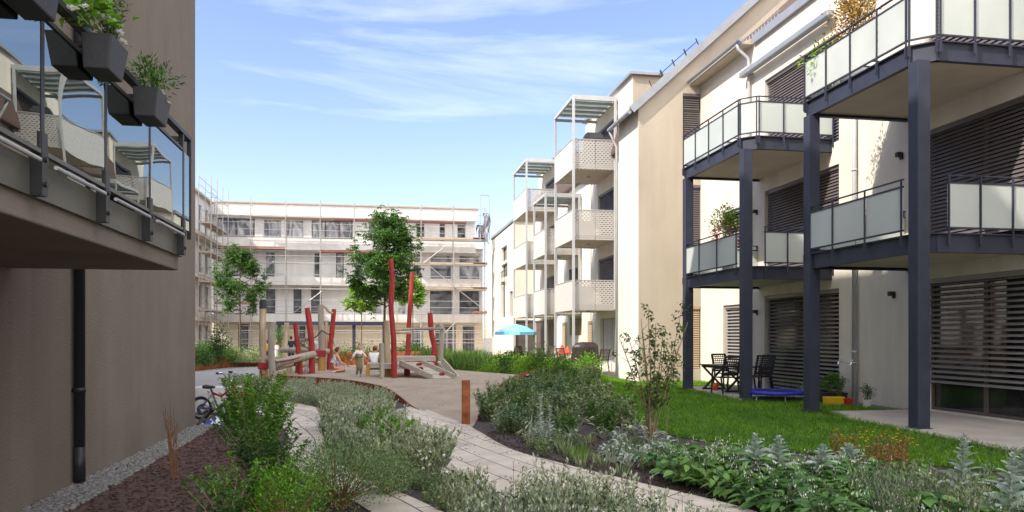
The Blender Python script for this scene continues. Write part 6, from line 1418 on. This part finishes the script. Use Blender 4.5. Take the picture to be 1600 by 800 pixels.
t2 = copy_tree(t); tag(t2, 'small brown table beside the covered barbecue', 'table'); t2.location = (xy(882, 34.2), 34.2, .05); t2.scale = (.8, .8, 1)
p = (xy(882, 34.2), 34.2, .80); crumple('red_cushion', p, .32, .30, .42, 'redball', 9, 'bright orange red cloth bundle on the table left of the barbecue', 'cushion')
crumple('pool_toy', (xy(862, 36.5), 36.2, .06), .18, .18, .55, 'bluepot', 12, 'turquoise toy bag standing on the far patio', 'toy')

# ------------------------------------------------------------------ light, sky, camera
sd = Vector((-1, -.453, 1.04)).normalized(); el = math.asin(sd.z); az = math.atan2(sd.x, sd.y)
S = bpy.data.lights.new('sun', 'SUN'); S.energy = SUN_E; S.angle = R(.55); S.color = (1, .905, .77); so = bpy.data.objects.new('sun', S); COL.objects.link(so); so.rotation_euler = sd.to_track_quat('Z', 'Y').to_euler()
w = bpy.data.worlds.new('World'); SC.world = w; w.use_nodes = True; nt = w.node_tree; N = nt.nodes; L = nt.links; bg = N['Background']
sky = N.new('ShaderNodeTexSky'); sky.sky_type = 'NISHITA'; sky.sun_disc = False; sky.sun_elevation = el; sky.sun_rotation = az; sky.air_density = 1.0; sky.dust_density = .5; sky.ozone_density = 2.2
tc = N.new('ShaderNodeTexCoord'); mp = N.new('ShaderNodeMapping'); mp.inputs['Scale'].default_value = (.9, 1.2, 8); mp.inputs['Rotation'].default_value = (.05, .12, .9); L.new(tc.outputs['Generated'], mp.inputs[0])
nn = N.new('ShaderNodeTexNoise'); nn.inputs['Scale'].default_value = 1.5; nn.inputs['Detail'].default_value = 9; nn.inputs['Roughness'].default_value = .62; nn.inputs['Distortion'].default_value = .5; L.new(mp.outputs[0], nn.inputs['Vector'])
cr = N.new('ShaderNodeValToRGB'); cr.color_ramp.elements[0].position = .55; cr.color_ramp.elements[1].position = 1.0; cr.color_ramp.elements[0].color = (0, 0, 0, 1); cr.color_ramp.elements[1].color = (.6, .6, .6, 1); L.new(nn.outputs['Fac'], cr.inputs[0])
ti = N.new('ShaderNodeMixRGB'); ti.blend_type = 'MULTIPLY'; ti.inputs[0].default_value = 1; L.new(sky.outputs[0], ti.inputs[1]); ti.inputs[2].default_value = (1.08, .96, .99, 1)
mx = N.new('ShaderNodeMixRGB'); L.new(cr.outputs[0], mx.inputs[0]); L.new(ti.outputs[0], mx.inputs[1]); mx.inputs[2].default_value = (7.2, 7.4, 7.8, 1)
# unseen bright cloud bank added behind the camera as fill for the shaded yard
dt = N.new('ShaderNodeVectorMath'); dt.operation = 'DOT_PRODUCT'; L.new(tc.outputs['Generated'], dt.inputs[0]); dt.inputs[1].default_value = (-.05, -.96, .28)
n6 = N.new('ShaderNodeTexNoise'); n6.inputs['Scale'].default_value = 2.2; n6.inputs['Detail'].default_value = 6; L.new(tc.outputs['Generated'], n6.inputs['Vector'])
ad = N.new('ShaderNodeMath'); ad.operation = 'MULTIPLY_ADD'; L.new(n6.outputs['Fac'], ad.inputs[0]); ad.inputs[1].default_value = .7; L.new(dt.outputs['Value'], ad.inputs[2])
c2 = ramp2(nt, .42, .80, ad.outputs[0], (0, 0, 0), (1, 1, 1)); m2 = N.new('ShaderNodeMixRGB'); L.new(c2, m2.inputs[0]); L.new(mx.outputs[0], m2.inputs[1]); m2.inputs[2].default_value = (FILL_CLOUD, FILL_CLOUD * .985, FILL_CLOUD * .97, 1)
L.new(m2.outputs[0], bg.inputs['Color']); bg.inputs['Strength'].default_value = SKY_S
cd = bpy.data.cameras.new('camera'); cam = bpy.data.objects.new('camera', cd); COL.objects.link(cam); cam.location = (0, 0, EYE); cam.rotation_euler = (R(90), 0, -YAW)
cd.sensor_width = 36; cd.lens = 36 * FPX / 1600; cd.shift_y = 125 / 1600; cd.clip_end = 2000; cd.clip_start = .05; SC.camera = cam
vs_ = SC.view_settings; vs_.view_transform = 'Standard'; vs_.look = 'None'; vs_.exposure = EXPO; vs_.gamma = 1; vs_.use_curve_mapping = False
SC.cycles.max_bounces = 8; SC.cycles.transparent_max_bounces = 16; SC.cycles.use_denoising = True; SC.cycles.sample_clamp_indirect = 6
# litter on the beds
F = Fol(); bx_ = MB(); bx_.box(-1, 1, -.5, .5, -.25, .25); bv = (np.array(bx_.v), np.array(bx_.f), np.zeros(6, int))
for (x, y) in _sc(pxpoly((690, 735), (728, 743), (790, 778), (700, 800), (640, 750)), 700) + _sc(pxpoly((745, 682), (800, 706), (870, 729), (950, 747), (1040, 767), (1180, 802), (1200, 780), (1050, 700), (800, 665)), 3000): F.place(bv, (x, y, .002 + random.random() * .008), random.random() * 6, random.uniform(.006, .02), tilt=.4)
tag(F.build('bark_litter', [M['mulch']]), 'loose dark bark crumbs on the soil beside the path', kind='stuff')
t = empty('covered_grill', (0, 0, 0), 'low dark covered grill on the top balcony of the tallest tower', 'grill')
b = MB(); b.add([(-.5, -.25, 0), (.5, -.25, 0), (.5, .25, 0), (-.5, .25, 0), (-.32, -.18, .3), (.32, -.18, .3), (.32, .18, .3), (-.32, .18, .3)], [(0, 3, 2, 1), (4, 5, 6, 7), (0, 1, 5, 4), (1, 2, 6, 5), (2, 3, 7, 6), (3, 0, 4, 7)]); b.build('cover', M['dark'], t, bevel=.03)
MB().box(-.42, .42, -.2, .2, -1.15, -.01).build('cabinet', M['dark'], t); t.location = (9.3, 32.5, 9.02 + 1.15)
# crumbs of soil and dry leaves blown over the paving, ragged grass at the lawn edge
F = Fol()
for (x, y) in _sc(pxpoly((640, 640), (725, 668), (880, 730), (1010, 762), (1180, 803), (1300, 850), (980, 880), (690, 728), (600, 670)), 350) + _sc(pxpoly((415, 645), (500, 640), (512, 706), (650, 781), (558, 788), (449, 704)), 120) + _sc(pxpoly((560, 612), (730, 660), (830, 595), (700, 585), (440, 592)), 500):
    F.place(bv, (x, y, zpl(y) * (y > 17) + .014), random.random() * 6, random.uniform(.004, .013), tilt=.3)
tag(F.build('path_litter', [M['mulch']]), 'tiny crumbs of soil and dry leaf strewn over the paving', kind='stuff')
F = Fol(); E_ = lw_pts[:8]; P = []
for a, c in zip(E_[:-1], E_[1:]):
    n = int(math.hypot(a[0] - c[0], a[1] - c[1]) * 320)
    for _ in range(n): t = random.random(); P.append((a[0] + (c[0] - a[0]) * t + random.gauss(0, .07), a[1] + (c[1] - a[1]) * t + random.gauss(0, .07), 0))
for P_ in (patio1, patio2):
    for a, c in zip(P_, P_[1:] + P_[:1]):
        if min(a[0], c[0]) > 11: continue
        n = int(math.hypot(a[0] - c[0], a[1] - c[1]) * 220)
        for _ in range(n): t = random.random(); P.append((a[0] + (c[0] - a[0]) * t + random.gauss(0, .035), a[1] + (c[1] - a[1]) * t + random.gauss(0, .035), .01))
P = np.array(P); k = len(P); a = U(0, 6.28, k); F.leaves(P, np.stack([np.cos(a) * .6, np.sin(a) * .6, np.ones(k)], 1), U(.07, .15, k), .008, 0, fold=0, droop=.35)
tag(F.build('edge_grass', [M['grass']]), 'longer ragged grass along the edges of lawn and patios', kind='stuff')
